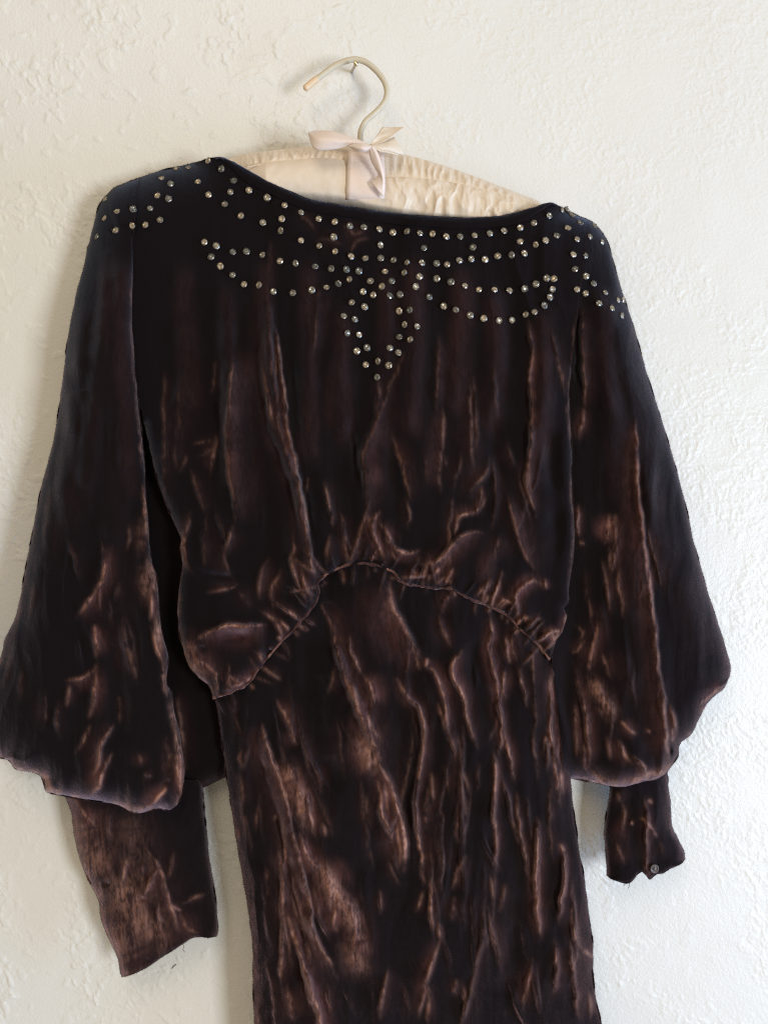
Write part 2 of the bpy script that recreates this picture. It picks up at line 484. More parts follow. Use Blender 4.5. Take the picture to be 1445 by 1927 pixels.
def cloth(name, top, bottom, left, right, base, drops, rlist, parent, step=2.1, foldx=45, foldy=260, famp=3.0,
          crumple=2.2, seed=1, extra=None, hmin=0.006, cfloor=0.0, auto=0.0, autoy=(620, 1050)):
    wd = max(np.linalg.norm(np.diff(smooth(top, 4), axis=0), axis=1).sum(), np.linalg.norm(np.diff(smooth(bottom, 4), axis=0), axis=1).sum())
    ht = max(np.linalg.norm(np.diff(smooth(left, 4), axis=0), axis=1).sum(), np.linalg.norm(np.diff(smooth(right, 4), axis=0), axis=1).sum())
    nu, nv = int(wd / step) | 1, int(ht / step) | 1
    G = coons(top, bottom, left, right, nu, nv)
    x = G[..., 0] + 1.3 * fbm(G[..., 0] / 26, G[..., 1] / 26, seed + 90, 2)
    y = G[..., 1] + 1.3 * fbm(G[..., 0] / 26, G[..., 1] / 26, seed + 95, 2)
    h = base(x, y)
    rh, cr, nn = ridges(x, y, rlist)
    def blur(f, r):
        k = np.ones(2 * r + 1) / (2 * r + 1)
        g = np.apply_along_axis(lambda v_: np.convolve(np.pad(v_, r, mode='edge'), k, 'valid'), 0, f)
        return np.apply_along_axis(lambda v_: np.convolve(np.pad(v_, r, mode='edge'), k, 'valid'), 1, g)
    nn = blur(blur(nn, 2), 2)
    wx = 14 * fbm(x / 130, y / 160, seed + 40, 2)
    fold = 1.1 * fbm((x + wx) / foldx, y / foldy, seed, 3) + 0.9 * ridged((x + 1.6 * wx) / (foldx * 1.5), y / (foldy * 1.3), seed + 70)
    d_in = np.ones_like(x)
    h = h + (famp * fold + rh) * PX
    if auto > 0:
        zone = sstep(autoy[0], autoy[1], y) * np.clip(0.35 + 0.9 * fbm(x / 90, y / 150, seed + 110, 2), 0, 1)
        lean = 0.10 * (y - 1200) * (1 if auto < 10 else 0)
        r1 = ridged((x - lean + 1.2 * wx) / 34, (y + 20 * vnoise(x / 40, y / 60, seed + 113)) / 420, seed + 115)
        r2 = ridged((x + lean * 0.5 + wx) / 19, y / 260, seed + 118)
        l1 = sstep(0.70, 1.0, r1); l2 = sstep(0.72, 1.0, r2)
        h = h + (3.0 * l1 + 1.2 * l2) * zone * PX
        cr = np.maximum(cr, auto * zone * np.maximum(l1 * np.clip(0.5 + vnoise(x / 30, y / 40, seed + 120), 0, 1), 0.6 * l2 * np.clip(0.3 + vnoise(x / 25, y / 35, seed + 121), 0, 1)))
    crum = np.clip(cr * 1.2 + 0.16, 0, 1)
    ca = ridged((x + 0.5 * wx) / 26, (y - 0.25 * x) / 62, seed + 9) + 0.55 * ridged((x + wx) / 10, y / 27, seed + 12)
    h = h + crumple * crum * ca * PX
    dr = np.zeros_like(x)
    for poly, r, drop in drops:
        dr = np.maximum(dr, edge_drop(x, y, poly, r, drop))
    h = h - dr
    if extra is not None:
        h = extra(x, y, h)
    h = np.maximum(h, hmin)
    V = P(x, y, h).reshape(-1, 3)
    F = grid_faces(nu, nv, flip=False)
    # back: coarse sheet spanned by the rim
    k = 6
    iu = np.unique(np.r_[np.arange(0, nu, k), nu - 1]); iv = np.unique(np.r_[np.arange(0, nv, k), nv - 1])
    hs = h[np.ix_(iv, iu)]
    u = (iu / (nu - 1))[None]; v = (iv / (nv - 1))[:, None]
    hb = ((1 - v) * hs[:1] + v * hs[-1:] + (1 - u) * hs[:, :1] + u * hs[:, -1:]
          - ((1 - u) * (1 - v) * hs[0, 0] + u * (1 - v) * hs[0, -1] + (1 - u) * v * hs[-1, 0] + u * v * hs[-1, -1]))
    inner = np.minimum(np.minimum(u, 1 - u), np.minimum(v, 1 - v))
    hb = np.maximum(np.minimum(hb, hs - 0.0015) - 0.002, 0.003)
    VB = P(x[np.ix_(iv, iu)], y[np.ix_(iv, iu)], hb).reshape(-1, 3)
    FB = grid_faces(len(iu), len(iv), off=len(V), flip=True)
    crush_highlight = np.r_[np.clip(cr + cfloor, 0, 1.2).ravel(), np.zeros(len(VB))]
    o = mesh_obj(name, np.vstack([V, VB]), np.vstack([F, FB]), M_velvet, parent, True, {'crush_highlight': crush_highlight, 'nap_sheen': np.r_[np.clip(nn * (0.8 + 0.35 * fbm(x / 60, y / 140, seed + 130, 2)), 0, 1).ravel(), np.zeros(len(VB))]})
    fuzz(o, [(x[:, 0], y[:, 0], h[:, 0], 1 * LR), (x[:, -1], y[:, -1], h[:, -1], -1 * LR), (x[-1], y[-1], h[-1], -1 * TB), (x[0], y[0], h[0], 1 * TB)], seed)
    return o, (x.ravel(), y.ravel(), h.ravel())

LR, TB = -1, 1
def fuzz(parent, edges, seed, per=3, ln=(0.6, 2.6)):
    r = np.random.RandomState(seed); V = []; F = []
    for (ex, ey, eh, sg) in edges:
        q = np.stack([ex, ey], -1); t_ = np.gradient(q, axis=0)
        nl_ = np.linalg.norm(t_, axis=1) + 1e-9
        n_ = np.stack([t_[:, 1], -t_[:, 0]], -1) / nl_[:, None] * sg
        t_ = t_ / nl_[:, None]
        for i in range(len(ex)):
            for k in range(per):
                b = q[i] + t_[i] * r.uniform(-1.2, 1.2) - n_[i] * 0.6
                hh = eh[i] + r.uniform(0.0, 0.0012)
                L_ = r.uniform(*ln) ** 1.1; d_ = n_[i] + t_[i] * r.normal(0, 0.6)
                tip = b + d_ * (L_ + 0.6); w_ = t_[i] * 0.28
                j = len(V)
                V += [(*(b - w_), hh), (*(b + w_), hh), (*tip, hh + r.uniform(-0.0006, 0.0008))]; F.append((j, j + 1, j + 2))
    A = np.array(V)
    o = mesh_obj('pile_fuzz', P(A[:, 0], A[:, 1], A[:, 2]), np.array(F), M_velvet, parent, False, {'crush_highlight': np.zeros(len(A)) + 0.05, 'nap_sheen': np.zeros(len(A)) + 0.15})
    o['kind'] = 'stuff'
    return o

def lookup(field, px, py):
    x, y, h = field
    i = np.argmin((x - px) ** 2 + (y - py) ** 2)
    return h[i]

def near(field, px, py, r=14):
    """plane fit: height, dh/dx, dh/dy"""
    x, y, h = field
    m = (np.abs(x - px) < r) & (np.abs(y - py) < r)
    if m.sum() < 6:
        return lookup(field, px, py), 0, 0
    A = np.stack([np.ones(m.sum()), x[m] - px, y[m] - py], -1)
    c, *_ = np.linalg.lstsq(A, h[m], rcond=None)
    return c[0], c[1], c[2]

# ------------------------------------------------------------------ nail
nail = empty('nail', PV(661, 137, 0.0), 'small brass headed nail in the wall holding the hanger hook', 'nail')
tube('shaft', [(661, 137, -0.004), (665, 129, 0.016), (669.5, 121, 0.033)], 0.00115, M_shaft, nail, 10)
hd = []; hf = []
c = np.array(PV(670, 120, 0.0335)); ax = np.array(PV(670, 120, 0.0335)) - np.array(PV(661, 137, 0.0)); ax /= np.linalg.norm(ax)
a1 = np.cross(ax, [0, 0, 1]); a1 /= np.linalg.norm(a1); a2 = np.cross(ax, a1)
prof = [(0.0, -0.0004), (0.0017, -0.0004), (0.0021, 0.0002), (0.0020, 0.0008), (0.0012, 0.0014), (0.0, 0.0016)]
for r_, z_ in prof:
    for k in range(16):
        th = k * math.pi / 8
        hd.append(c + ax * z_ + r_ * (math.cos(th) * a1 + math.sin(th) * a2))
for i in range(len(prof) - 1):
    for k in range(16):
        hf.append((i * 16 + k, i * 16 + (k + 1) % 16, (i + 1) * 16 + (k + 1) % 16, (i + 1) * 16 + k))
mesh_obj('head', hd, hf, M_brass, nail)

# ------------------------------------------------------------------ hanger
hanger = empty('padded_hanger', PV(678, 300, 0.028), 'cream satin padded hanger with a blush ribbon bow and wire hook', 'hanger')
hp = [(575, 166), (587.4, 155.5), (605.7, 141.8), (628.5, 125), (648, 116), (666.6, 112), (686, 116), (704.6, 129.6), (720, 148),
      (727.5, 166), (726.7, 184.4), (718, 199.6), (703, 215), (689.4, 227), (682, 239), (678, 254.4), (678, 285)]
hook = tube('hook', [(a, b, 0.024) for a, b in hp], 0.0024, M_hook, hanger, 14)
tube('hook_tip', [(574, 167, 0.024), (585, 157.6, 0.024), (597, 148.3, 0.024)], 0.0028, M_tip, hook, 14)

pad_top = [(225, 390), (300, 350), (380, 318), (433, 298), (464, 290), (508, 283.6), (566, 277), (630, 273), (690, 271), (735, 277), (757, 289),
           (810, 303.6), (863, 321), (912, 339), (951, 354), (991, 369), (1016, 380), (1060, 412), (1085, 436)]
pad_seam = [(225, 398), (300, 366), (380, 338), (433, 320), (464, 314.6), (508, 306), (566, 300.5), (619, 298), (655, 304), (690, 325), (725, 333),
            (765, 333.7), (819, 339), (863, 345.6), (907, 356), (943, 365), (991, 377), (1016, 386), (1060, 417), (1085, 442)]
pad_bot = [(225, 415), (300, 395), (400, 378), (500, 378), (584, 384), (650, 392), (720, 405), (800, 420), (900, 425), (1000, 425), (1060, 440), (1085, 456)]

def satin_piece(name, top, bottom, base, drop_t, drop_b, gather, parent, seed, mat, thick_edges=None):
    nu, nv = 620, 56
    L = [top[0], bottom[0]]; R = [top[-1], bottom[-1]]
    G = coons(top, bottom, [L[0], ((L[0][0] + L[1][0]) / 2, (L[0][1] + L[1][1]) / 2), L[1]],
              [R[0], ((R[0][0] + R[1][0]) / 2, (R[0][1] + R[1][1]) / 2), R[1]], nu, nv)
    x, y = G[..., 0], G[..., 1]
    v = np.linspace(0, 1, nv)[:, None] + 0 * x
    h = base(x, y, v) + gather(x, y, v)
    V = P(x, y, h).reshape(-1, 3)
    F = grid_faces(nu, nv)
    hb = np.minimum(h, 0.022 + 0 * h) - 0.0; hb[1:-1] = 0.012
    VB = P(x[::11], y[::11], np.where((np.arange(nv)[::11, None] == 0), h[::11], 0.013)).reshape(-1, 3)
    FB = grid_faces(nu, len(x[::11]), off=len(V), flip=True)
    o = mesh_obj(name, np.vstack([V, VB]), np.vstack([F, FB]), mat, parent)
    return o, (x.ravel(), y.ravel(), h.ravel())

def pad_taper(x):
    return -0.026 * np.clip((500 - x) / 140, 0, 1) - 0.026 * np.clip((x - 965) / 90, 0, 1)
def ruffle_base(x, y, v):
    return pad_taper(x) + 0.027 + 0.012 * np.sin(np.clip(v, 0, 1) * math.pi / 2) ** 0.8
def ruffle_gather(x, y, v):
    w = vnoise(x / 60, y * 0, 3) * 9
    g = np.sin((x + w) / 2.4 + 2.2 * vnoise(x / 25, v * 1.2, 4)) * (0.55 + 0.45 * vnoise(x / 18, v * 1.5 + 3, 8))
    g2 = fbm(x / 9, v * 1.6, 12, 2)
    calm = np.clip(1 - np.exp(-((x - 700) / 45) ** 2), 0.25, 1)
    return (0.0012 * g + 0.0016 * g2) * (0.25 + 0.75 * np.sin(np.clip(v * 0.93 + 0.12, 0, 1) * math.pi)) * calm
ruffle, ruffle_f = satin_piece('gathered_top_cover', pad_top, pad_seam, ruffle_base, 0, 0, ruffle_gather, hanger, 1, M_satin)

def front_base(x, y, v):
    return pad_taper(x) + 0.0385 + 0.0065 * np.sqrt(np.maximum(0, 1 - (2 * np.clip(v, 0, 1) - 0.95) ** 2)) - 0.012 * np.clip((v - 0.72) / 0.28, 0, 1) ** 2
def front_gather(x, y, v):
    right = np.clip((x - 715) / 40, 0, 1)
    g = ridged((x + 10 * vnoise(x / 50, v * 2, 6)) / 30, v * 1.3 + x / 200, 31)
    g2 = ridged(x / 15, v * 3.0, 35)
    left = (1 - right) * 0.0006 * fbm(x / 45, v * 2, 37)
    return right * (0.0015 * g + 0.0008 * g2 * (1 - v)) + left
front, front_f = satin_piece('padded_front', pad_seam, pad_bot, front_base, 0, 0, front_gather, hanger, 2, M_satin)
# seam cord between ruffle and front
tube('seam_cord', [(a, b + 0.5, 0.0392) for a, b in pad_seam[4:9]], 0.0006, M_satin, hanger, 8)

def ribbon(name, ea, eb, parent, mat=None, n=10, thick=0.0003, bulge=0.0, nl=26):
    """strip between two edge curves of (px,py,h); closed thin solid"""
    A = resample(ea, nl); B = resample(eb, nl)
    t = np.linspace(0, 1, n)[None, :, None]
    G = A[:, None] * (1 - t) + B[:, None] * t
    s = np.linspace(0, 1, nl)[:, None]
    G[..., 2] += bulge * np.sin(t[..., 0] * math.pi) * np.ones_like(s) + 0.0005 * fbm(t[..., 0] * 2.5 + s * 0, s * 3, int(abs(ea[0][0])) % 50, 2)
    V = P(G[..., 0], G[..., 1], G[..., 2]).reshape(-1, 3)
    VB = P(G[..., 0], G[..., 1], G[..., 2] - thick).reshape(-1, 3)
    F = grid_faces(n, nl); FB = grid_faces(n, nl, off=len(V), flip=True)
    k = len(V); side = []
    for i in range(nl - 1):
        a, b = i * n, (i + 1) * n
        side.append((a, a + k, b + k, b)); side.append((a + n - 1, b + n - 1, b + n - 1 + k, a + n - 1 + k))
    for j in range(n - 1):
        side.append((j, j + 1, j + 1 + k, j + k)); e = (nl - 1) * n + j
        side.append((e, e + k, e + 1 + k, e + 1))
    return mesh_obj(name, np.vstack([V, VB]), np.vstack([F, FB, np.array(side)]), mat or M_satin_pink, parent)

# band wrapped round the pad
ribbon('ribbon_band', [(655, 283, 0.042), (654, 300, 0.0445), (653, 335, 0.0465), (652, 360, 0.0462), (651.5, 376, 0.0425)],
       [(722, 284, 0.042), (723, 300, 0.0445), (725, 340, 0.0465), (724, 368, 0.0462), (720, 382, 0.0425)], hanger, bulge=0.0003)
bow = empty('bow', PV(698, 274, 0.05), '', '')
for k in ('label', 'category'): del bow[k]
bow.parent = hanger; bow.matrix_parent_inverse = hanger.matrix_world.inverted()
# left loop: front face, back face
ribbon('ribbon_loop', [(581, 248, 0.052), (600, 247.5, 0.058), (621, 246, 0.060), (645, 252, 0.060), (671, 261, 0.058), (697, 272, 0.053)],
       [(580, 253, 0.052), (586, 272, 0.058), (598, 283, 0.060), (630, 281, 0.060), (660, 275, 0.058), (697, 277, 0.053)], bow, bulge=0.003)
ribbon('ribbon_loop', [(580, 250, 0.052), (590, 246, 0.047), (605, 244.5, 0.044), (640, 251, 0.045), (697, 272, 0.050)],
       [(580, 254, 0.052), (590, 258, 0.047), (605, 262, 0.044), (640, 268, 0.045), (697, 276, 0.050)], bow, mat=M_satin, bulge=-0.001)
# knot roll
ribbon('knot', [(656, 273, 0.058), (668, 269, 0.062), (682, 270, 0.063), (699, 273, 0.058)],
       [(657, 277, 0.058), (672, 285, 0.062), (688, 285.5, 0.063), (699, 279, 0.058)], bow, bulge=0.0035)
# upper right tail
ribbon('ribbon_tail', [(697, 271, 0.055), (706, 259, 0.054), (719, 239.5, 0.050)],
       [(699, 273, 0.055), (724, 266, 0.054), (763, 239, 0.050)], bow, mat=M_satin, bulge=-0.001)
# right loop
ribbon('ribbon_loop', [(698, 271, 0.055), (715, 268, 0.053), (730, 262, 0.050), (742, 257.5, 0.047)],
       [(699, 279, 0.055), (716, 288, 0.054), (740, 288, 0.051), (762, 293, 0.046)], bow, mat=M_satin, bulge=0.003)
ribbon('ribbon_loop', [(700, 273, 0.057), (715, 280, 0.057), (733, 285, 0.055), (750, 290, 0.052)],
       [(701, 279, 0.057), (714, 286, 0.057), (728, 288, 0.055), (746, 294, 0.052)], bow, mat=M_satin, bulge=0.001)
# hanging tail in front of the band
ribbon('ribbon_tail', [(694, 276, 0.060), (697, 300, 0.056), (706, 318, 0.054), (711, 328, 0.052), (706, 336, 0.051), (697, 343, 0.0505)],
       [(704, 275, 0.060), (713, 292, 0.059), (721, 318, 0.057), (724, 338, 0.054), (724, 355, 0.052), (722, 372, 0.0505)], bow, bulge=0.002)

# ------------------------------------------------------------------ dress
dress = empty('velvet_dress', PV(720, 1000, 0.02), 'dark brown crushed velvet dress with rhinestone yoke hanging from the padded hanger', 'dress')

seam = [(401, 1313), (423, 1307), (448, 1296), (469, 1284), (487, 1258), (509, 1231), (530, 1207), (551, 1186), (576, 1157), (594, 1133), (599, 1116),
        (597, 1100), (603, 1089), (624, 1075), (655, 1063), (685, 1060), (716, 1067), (742, 1078), (751, 1093), (780, 1101), (817, 1106), (850, 1109), (878, 1124),
        (905, 1135), (933, 1147), (960, 1163), (972, 1179), (997, 1200), (1015, 1218), (1034, 1241)]

def pucker(poly, seed, gap, lo, hi, sgn, amp, cr):
    r = random.Random(seed); q = resample(poly, 400); out = []
    tn_ = np.gradient(q, axis=0); i = 4
    seglen = np.linalg.norm(np.diff(q, axis=0), axis=1).mean()
    while i < 395:
        n_ = np.array([tn_[i][1], -tn_[i][0]]); n_ /= np.linalg.norm(n_)
        l = r.uniform(lo, hi); a0 = q[i] + sgn * n_ * 2
        b = r.uniform(-0.35, 0.35)
        d_ = np.array([n_[0] * sgn + b * tn_[i][0] / seglen, n_[1] * sgn + b * tn_[i][1] / seglen])
        m1 = a0 + d_ * l * 0.5 + np.array([r.uniform(-2, 2), 0])
        out.append(([tuple(a0), tuple(m1), tuple(a0 + d_ * l)], amp * r.uniform(0.6, 1.3), r.uniform(3, 5), r.uniform(3, 5), cr * max(0.05, r.gauss(0.6, 0.5))))
        i += max(2, int(r.uniform(0.5, 1.6) * gap / seglen))
    return out

def strays(seed, n, x0, x1, y0, y1, lean, l0, l1, amp, cr):
    r = random.Random(seed); out = []
    for k in range(n):
        L_ = r.uniform(l0, l1); yy = r.uniform(y0, y1 - L_ * 0.6)
        xx = r.uniform(*((x0(yy), x1(yy))))
        pts_ = []; ang = r.gauss(lean, 0.10)
        for j in range(6):
            pts_.append((xx, yy)); ang += r.gauss(0, 0.09)
            xx += math.sin(ang) * L_ / 5; yy += math.cos(ang) * L_ / 5
        a_ = r.uniform(0.5, 1.2) * amp
        w1_, w2_ = r.uniform(3, 5), r.uniform(5, 12)
        if r.random() < 0.5: w1_, w2_ = w2_, w1_
        out.append((pts_, a_, w1_, w2_, max(0.03, r.gauss(0.5, 0.4)) * cr))
    return out

def hem_gather(edge, amp, reach, sd):
    poly_ = smooth(edge, 8)
    def f(x, y, h):
        d, _, t = polydist(x, y, poly_)
        g = np.sin(x / 8.5 + 2.6 * vnoise(x / 34, y / 90, sd)) + 0.6 * vnoise(x / 9, y / 60, sd + 1)
        return h + amp * g * np.exp(-(d / reach) ** 2) * np.clip(0.6 + vnoise(x / 50, y / 60, sd + 2), 0, 1.4)
    return f

# --- left sleeve
sl_top = [(183, 398), (188, 385), (196, 373), (215, 354), (235, 345), (262, 335)]
sl_left = [(183, 398), (172, 440), (160, 490), (146, 545), (134, 600), (126, 650), (118, 720), (108, 790), (96, 850), (82, 900), (68, 968), (48, 1071), (31, 1157),
           (10, 1201), (0, 1243), (-18, 1275), (-30, 1330), (-22, 1395), (0, 1426)]
sl_bot = [(0, 1426), (17, 1431), (31, 1448), (65, 1455), (82, 1468), (84, 1486), (92, 1492), (123, 1498), (151, 1504), (168, 1506), (205, 1511), (226, 1516), (253, 1530),
          (274, 1528), (300, 1521), (318, 1527), (332, 1516)]
sl_right = [(262, 335), (256, 390), (253, 449), (252, 492), (249, 598), (253, 660), (255, 694), (263, 779), (272, 864), (276, 935), (280, 978), (284, 1044), (295, 1085),
            (301, 1147), (306, 1194), (317, 1232), (315, 1283), (324, 1304), (329, 1342), (339, 1379), (344, 1414), (348, 1455), (342, 1496), (332, 1516)]
def body_h(x, y):
    return 0.0495 + 0.006 * np.exp(-((x - 690) / 330) ** 2) * np.clip((y - 420) / 400, 0, 1) \
        - 0.006 * np.clip((420 - y) / 120, 0, 1) * np.clip(np.abs(x - 690) / 400, 0, 1)
def sl_base(x, y):
    return body_h(x, y) + 0.001 + 0.016 * np.clip((y - 430) / 700, 0, 1)

SHL = sl_left[:7][::-1] + sl_top[1:] + [(305, 320), (348, 311), (366, 306)]
SHR = [(1066, 395), (1078, 402), (1115, 419), (1134, 440), (1145, 461), (1159, 511), (1173, 558), (1187, 598), (1202, 651)]
sl_ridges = [
    ([(193, 1010), (197, 1078), (185, 1105), (164, 1136), (140, 1170)], 7, 5, 10, 0.75),
    ([(178, 1170), (181, 1205), (182, 1242)], 5, 7, 9, 0.7),
    ([(188, 1243), (164, 1272), (120, 1283)], 5, 4, 9, 0.55),
    ([(183, 1250), (180, 1280), (177, 1315), (165, 1360)], 5, 7, 8, 0.7),
    ([(219, 1358), (204, 1380), (192, 1397), (187, 1434), (171, 1466)], 9, 8, 6, 0.95),
    ([(216, 1410), (203, 1434), (190, 1460), (186, 1482), (166, 1504)], 9, 9, 5, 0.9),
    ([(253, 1529), (284, 1513), (304, 1492), (316, 1466)], 9, 6, 8, 0.9),
    ([(325, 1525), (338, 1500), (341, 1450), (336, 1400)], 6, 6, 6, 0.9),
    ([(300, 1490), (314, 1472), (318, 1462)], -14, 6, 6, 0.0),
    ([(65, 1080), (62, 1130), (57, 1180)], 4, 5, 9, 0.12),
    ([(30, 1210), (12, 1270), (5, 1310)], 4, 6, 9, 0.1),
    ([(45, 1240), (40, 1290), (38, 1330)], 3, 6, 9, 0.08),
    ([(110, 1310), (108, 1360), (120, 1400)], 4, 6, 9, 0.15),
    ([(130, 1290), (128, 1325)], 3, 6, 8, 0.35),
    ([(168, 1370), (155, 1400), (148, 1412)], 3, 6, 8, 0.4),
    ([(245, 980), (240, 1040)], 3, 6, 8, 0.15),
    ([(222, 1100), (218, 1130)], 3, 6, 8, 0.12),
    ([(262, 1420), (266, 1440)], 3, 8, 8, 0.3),
    ([(274, 1455), (285, 1462)], 3, 6, 6, 0.3),
    ([(246, 1220), (250, 1245)], 2, 6, 8, 0.15),
    ([(160, 640), (150, 760), (140, 900), (120, 1020)], 5, 16, 30, 0.04),
    ([(205, 560), (208, 760), (210, 950), (225, 1150), (240, 1300)], 7, 22, 30, 0.03),
    ([(230, 1200), (232, 1330), (225, 1400)], -8, 22, 18, 0.0),
    ([(98, 900), (88, 980), (82, 1040)], 4, 7, 12, 0.06),
    # highlights painted along the inner edge and hem
    ([(270, 900), (275, 965), (279, 1030)], 0, 6, 6, 0.85), ([(279, 1030), (288, 1085), (296, 1145)], 0, 9, 9, 1.0),
    ([(270, 1050), (276, 1100), (280, 1150)], 0, 13, 13, 0.35), ([(284, 1110), (287, 1150), (284, 1170)], 4, 4, 5, 0.9),
    ([(296, 1140), (300, 1195), (308, 1240)], 0, 9, 9, 1.0), ([(288, 1190), (298, 1225), (306, 1245)], 4, 5, 6, 0.8),
    ([(309, 1235), (309, 1285), (320, 1320)], 0, 7, 7, 0.9), ([(318, 1300), (328, 1360), (338, 1420), (341, 1480)], 0, 8, 8, 0.9),
    ([(330, 1420), (333, 1450), (336, 1480)], 4, 4, 4, 0.9), ([(250, 500), (247, 600), (252, 690), (262, 800), (271, 900)], 0, 4, 4, 0.55),
    ([(268, 960), (266, 1010), (262, 1060)], 0, 12, 12, 0.25), ([(312, 1380), (318, 1440), (322, 1480)], 0, 12, 12, 0.3),
    ([(10, 1424), (35, 1446), (80, 1464), (100, 1490), (150, 1501), (185, 1502)], 0, 10, 10, 0.75), ([(195, 1506), (250, 1524), (280, 1522), (330, 1518)], 0, 10, 10, 0.75),
]
sl_ridges += [([(205, 460), (190, 620), (172, 800), (150, 980)], 9, 14, 22, 0.05), ([(228, 470), (226, 640), (232, 820), (240, 960)], 8, 13, 20, 0.08), ([(165, 560), (140, 720), (118, 900), (80, 1080)], 9, 14, 24, 0.03)]
sl_ridges += strays(13, 8, lambda y: 60, lambda y: 300, 1000, 1480, 0.02, 40, 150, 4, 0.24)
sleeve_l, sl_f = cloth('sleeve', sl_top, sl_bot, sl_left, sl_right, sl_base,
                       [(SHL, 85, 0.026), (sl_left[5:], 85, 0.026), (sl_bot, 45, 0.020), (sl_right[2:], 20, 0.009)],
                       sl_ridges, dress, foldx=48, foldy=420, famp=4.0, seed=3, extra=hem_gather(sl_bot, 0.0013, 50, 301))
sleeve_l['label'] = 'wide bloused sleeve on the left with a painted highlight on its inner fold'
sb, _ = cloth('sleeve_back', [(215, 420), (270, 420), (320, 420)], [(300, 1496), (345, 1490), (362, 1487), (382, 1481), (405, 1471), (440, 1455)],
              [(215, 420), (225, 700), (240, 1000), (275, 1300), (300, 1496)], [(320, 420), (345, 700), (370, 1000), (410, 1200), (440, 1350), (440, 1455)],
              lambda x, y: 0.028 + 0 * x, [([(300, 1496), (345, 1490), (382, 1481), (440, 1455)], 30, 0.012)],
              [([(331, 1290), (337, 1340), (345, 1420), (352, 1470)], 5, 5, 7, 0.35)], sleeve_l, step=5, famp=3, seed=5)

# --- right sleeve
sr_top = [(1072, 398), (1090, 407), (1115, 419), (1134, 440)]
sr_left = [(1072, 398), (1066, 600), (1055, 900), (1045, 1150), (1040, 1250), (1050, 1350), (1060, 1462)]
sr_right = [(1134, 440), (1145, 461), (1159, 511), (1173, 558), (1187, 598), (1202, 651), (1216, 700), (1232, 752), (1248, 802), (1277, 900), (1293, 965), (1308, 1030), (1329, 1105),
            (1344, 1153), (1360, 1201), (1370, 1236), (1374, 1258), (1372, 1274)]
sr_bot = [(1060, 1462), (1074, 1465), (1116, 1472), (1147, 1479), (1171, 1481), (1200, 1474), (1216, 1469), (1233, 1467), (1253, 1455), (1268, 1434), (1277, 1418), (1278, 1401), (1301, 1380), (1319, 1345), (1336, 1318), (1360, 1297), (1372, 1274)]
sr_ridges = [
    ([(1144, 965), (1143, 1000), (1138, 1030)], 4, 10, 10, 0.75), ([(1158, 975), (1155, 1010)], 3, 6, 6, 0.5), ([(1147, 1035), (1148, 1070)], 3, 6, 8, 0.25),
    ([(1087, 960), (1084, 985), (1087, 1005)], 3, 6, 6, 0.5), ([(1087, 1020), (1100, 1024)], 2, 4, 4, 0.3), ([(1098, 760), (1094, 800), (1088, 835)], 3, 6, 6, 0.4),
    ([(1194, 780), (1199, 900), (1205, 968), (1216, 1054), (1223, 1105), (1233, 1191), (1236, 1243), (1247, 1311), (1253, 1380), (1256, 1448)], 9, 14, 5, 0.42),
    ([(1216, 1060), (1221, 1100), (1222, 1120)], 2, 5, 5, 0.6),
    ([(1258, 1320), (1267, 1355), (1270, 1388)], 5, 8, 6, 0.45), ([(1262, 1370), (1265, 1395)], 2, 5, 5, 0.5),
    ([(1129, 1130), (1124, 1170), (1117, 1208), (1108, 1250), (1110, 1280)], 4, 9, 9, 0.62),
    ([(1108, 1262), (1122, 1300), (1137, 1318), (1147, 1345), (1151, 1370)], 5, 13, 13, 0.8), ([(1120, 1330), (1135, 1345)], 2, 10, 10, 0.5),
    ([(1076, 1235), (1086, 1290), (1099, 1330), (1106, 1390), (1111, 1450)], 6, 6, 9, 0.4),
    ([(1080, 1226), (1090, 1215), (1100, 1205)], 3, 4, 6, 0.6), ([(1130, 1220), (1140, 1255), (1148, 1285)], 4, 6, 9, 0.35),
    ([(1085, 1180), (1096, 1190), (1090, 1204)], 4, 5, 7, 0.3), ([(1108, 1130), (1112, 1170)], 3, 5, 8, 0.3),
    ([(1172, 1360), (1184, 1374), (1194, 1381)], 3, 7, 7, 0.7), ([(1214, 1374), (1222, 1378)], 2, 5, 5, 0.5),
    ([(1166, 1400), (1174, 1420), (1184, 1432)], 4, 9, 8, 0.75), ([(1196, 1428), (1206, 1436), (1214, 1450), (1219, 1466)], 7, 8, 4, 0.6),
    ([(1138, 1375), (1142, 1400), (1149, 1435)], 4, 6, 8, 0.35), ([(1084, 1300), (1082, 1380), (1090, 1440)], 5, 6, 9, 0.3), ([(1096, 1390), (1101, 1440), (1118, 1462)], 4, 6, 8, 0.45),
    ([(1113, 1452), (1126, 1466), (1140, 1474)], 4, 6, 6, 0.55), ([(1070, 1458), (1110, 1466), (1150, 1474), (1180, 1474), (1215, 1463), (1250, 1450), (1272, 1420)], 0, 11, 11, 0.7),
    ([(1320, 1322), (1340, 1308), (1362, 1290)], 2, 7, 7, 0.55), ([(1318, 1340), (1322, 1330)], 2, 6, 6, 0.5), ([(1292, 1388), (1300, 1375)], 0, 5, 5, 0.4),
    ([(1094, 560), (1094, 620), (1098, 700), (1102, 780)], 5, 5, 10, 0.2), ([(1128, 640), (1150, 740), (1165, 850)], 4, 18, 26, 0.05),
    ([(1088, 560), (1085, 650), (1086, 740)], -9, 8, 8, 0.0), ([(1270, 1060), (1300, 1160), (1320, 1250)], 5, 26, 30, 0.03),
    ([(1130, 1400), (1126, 1440)], -8, 12, 12, 0.0), ([(1255, 1400), (1262, 1425)], -8, 6, 6, 0.0),
    ([(1166, 1200), (1180, 1290), (1190, 1340)], 4, 14, 18, 0.12), ([(1100, 1080), (1102, 1130)], 3, 8, 10, 0.1),
]
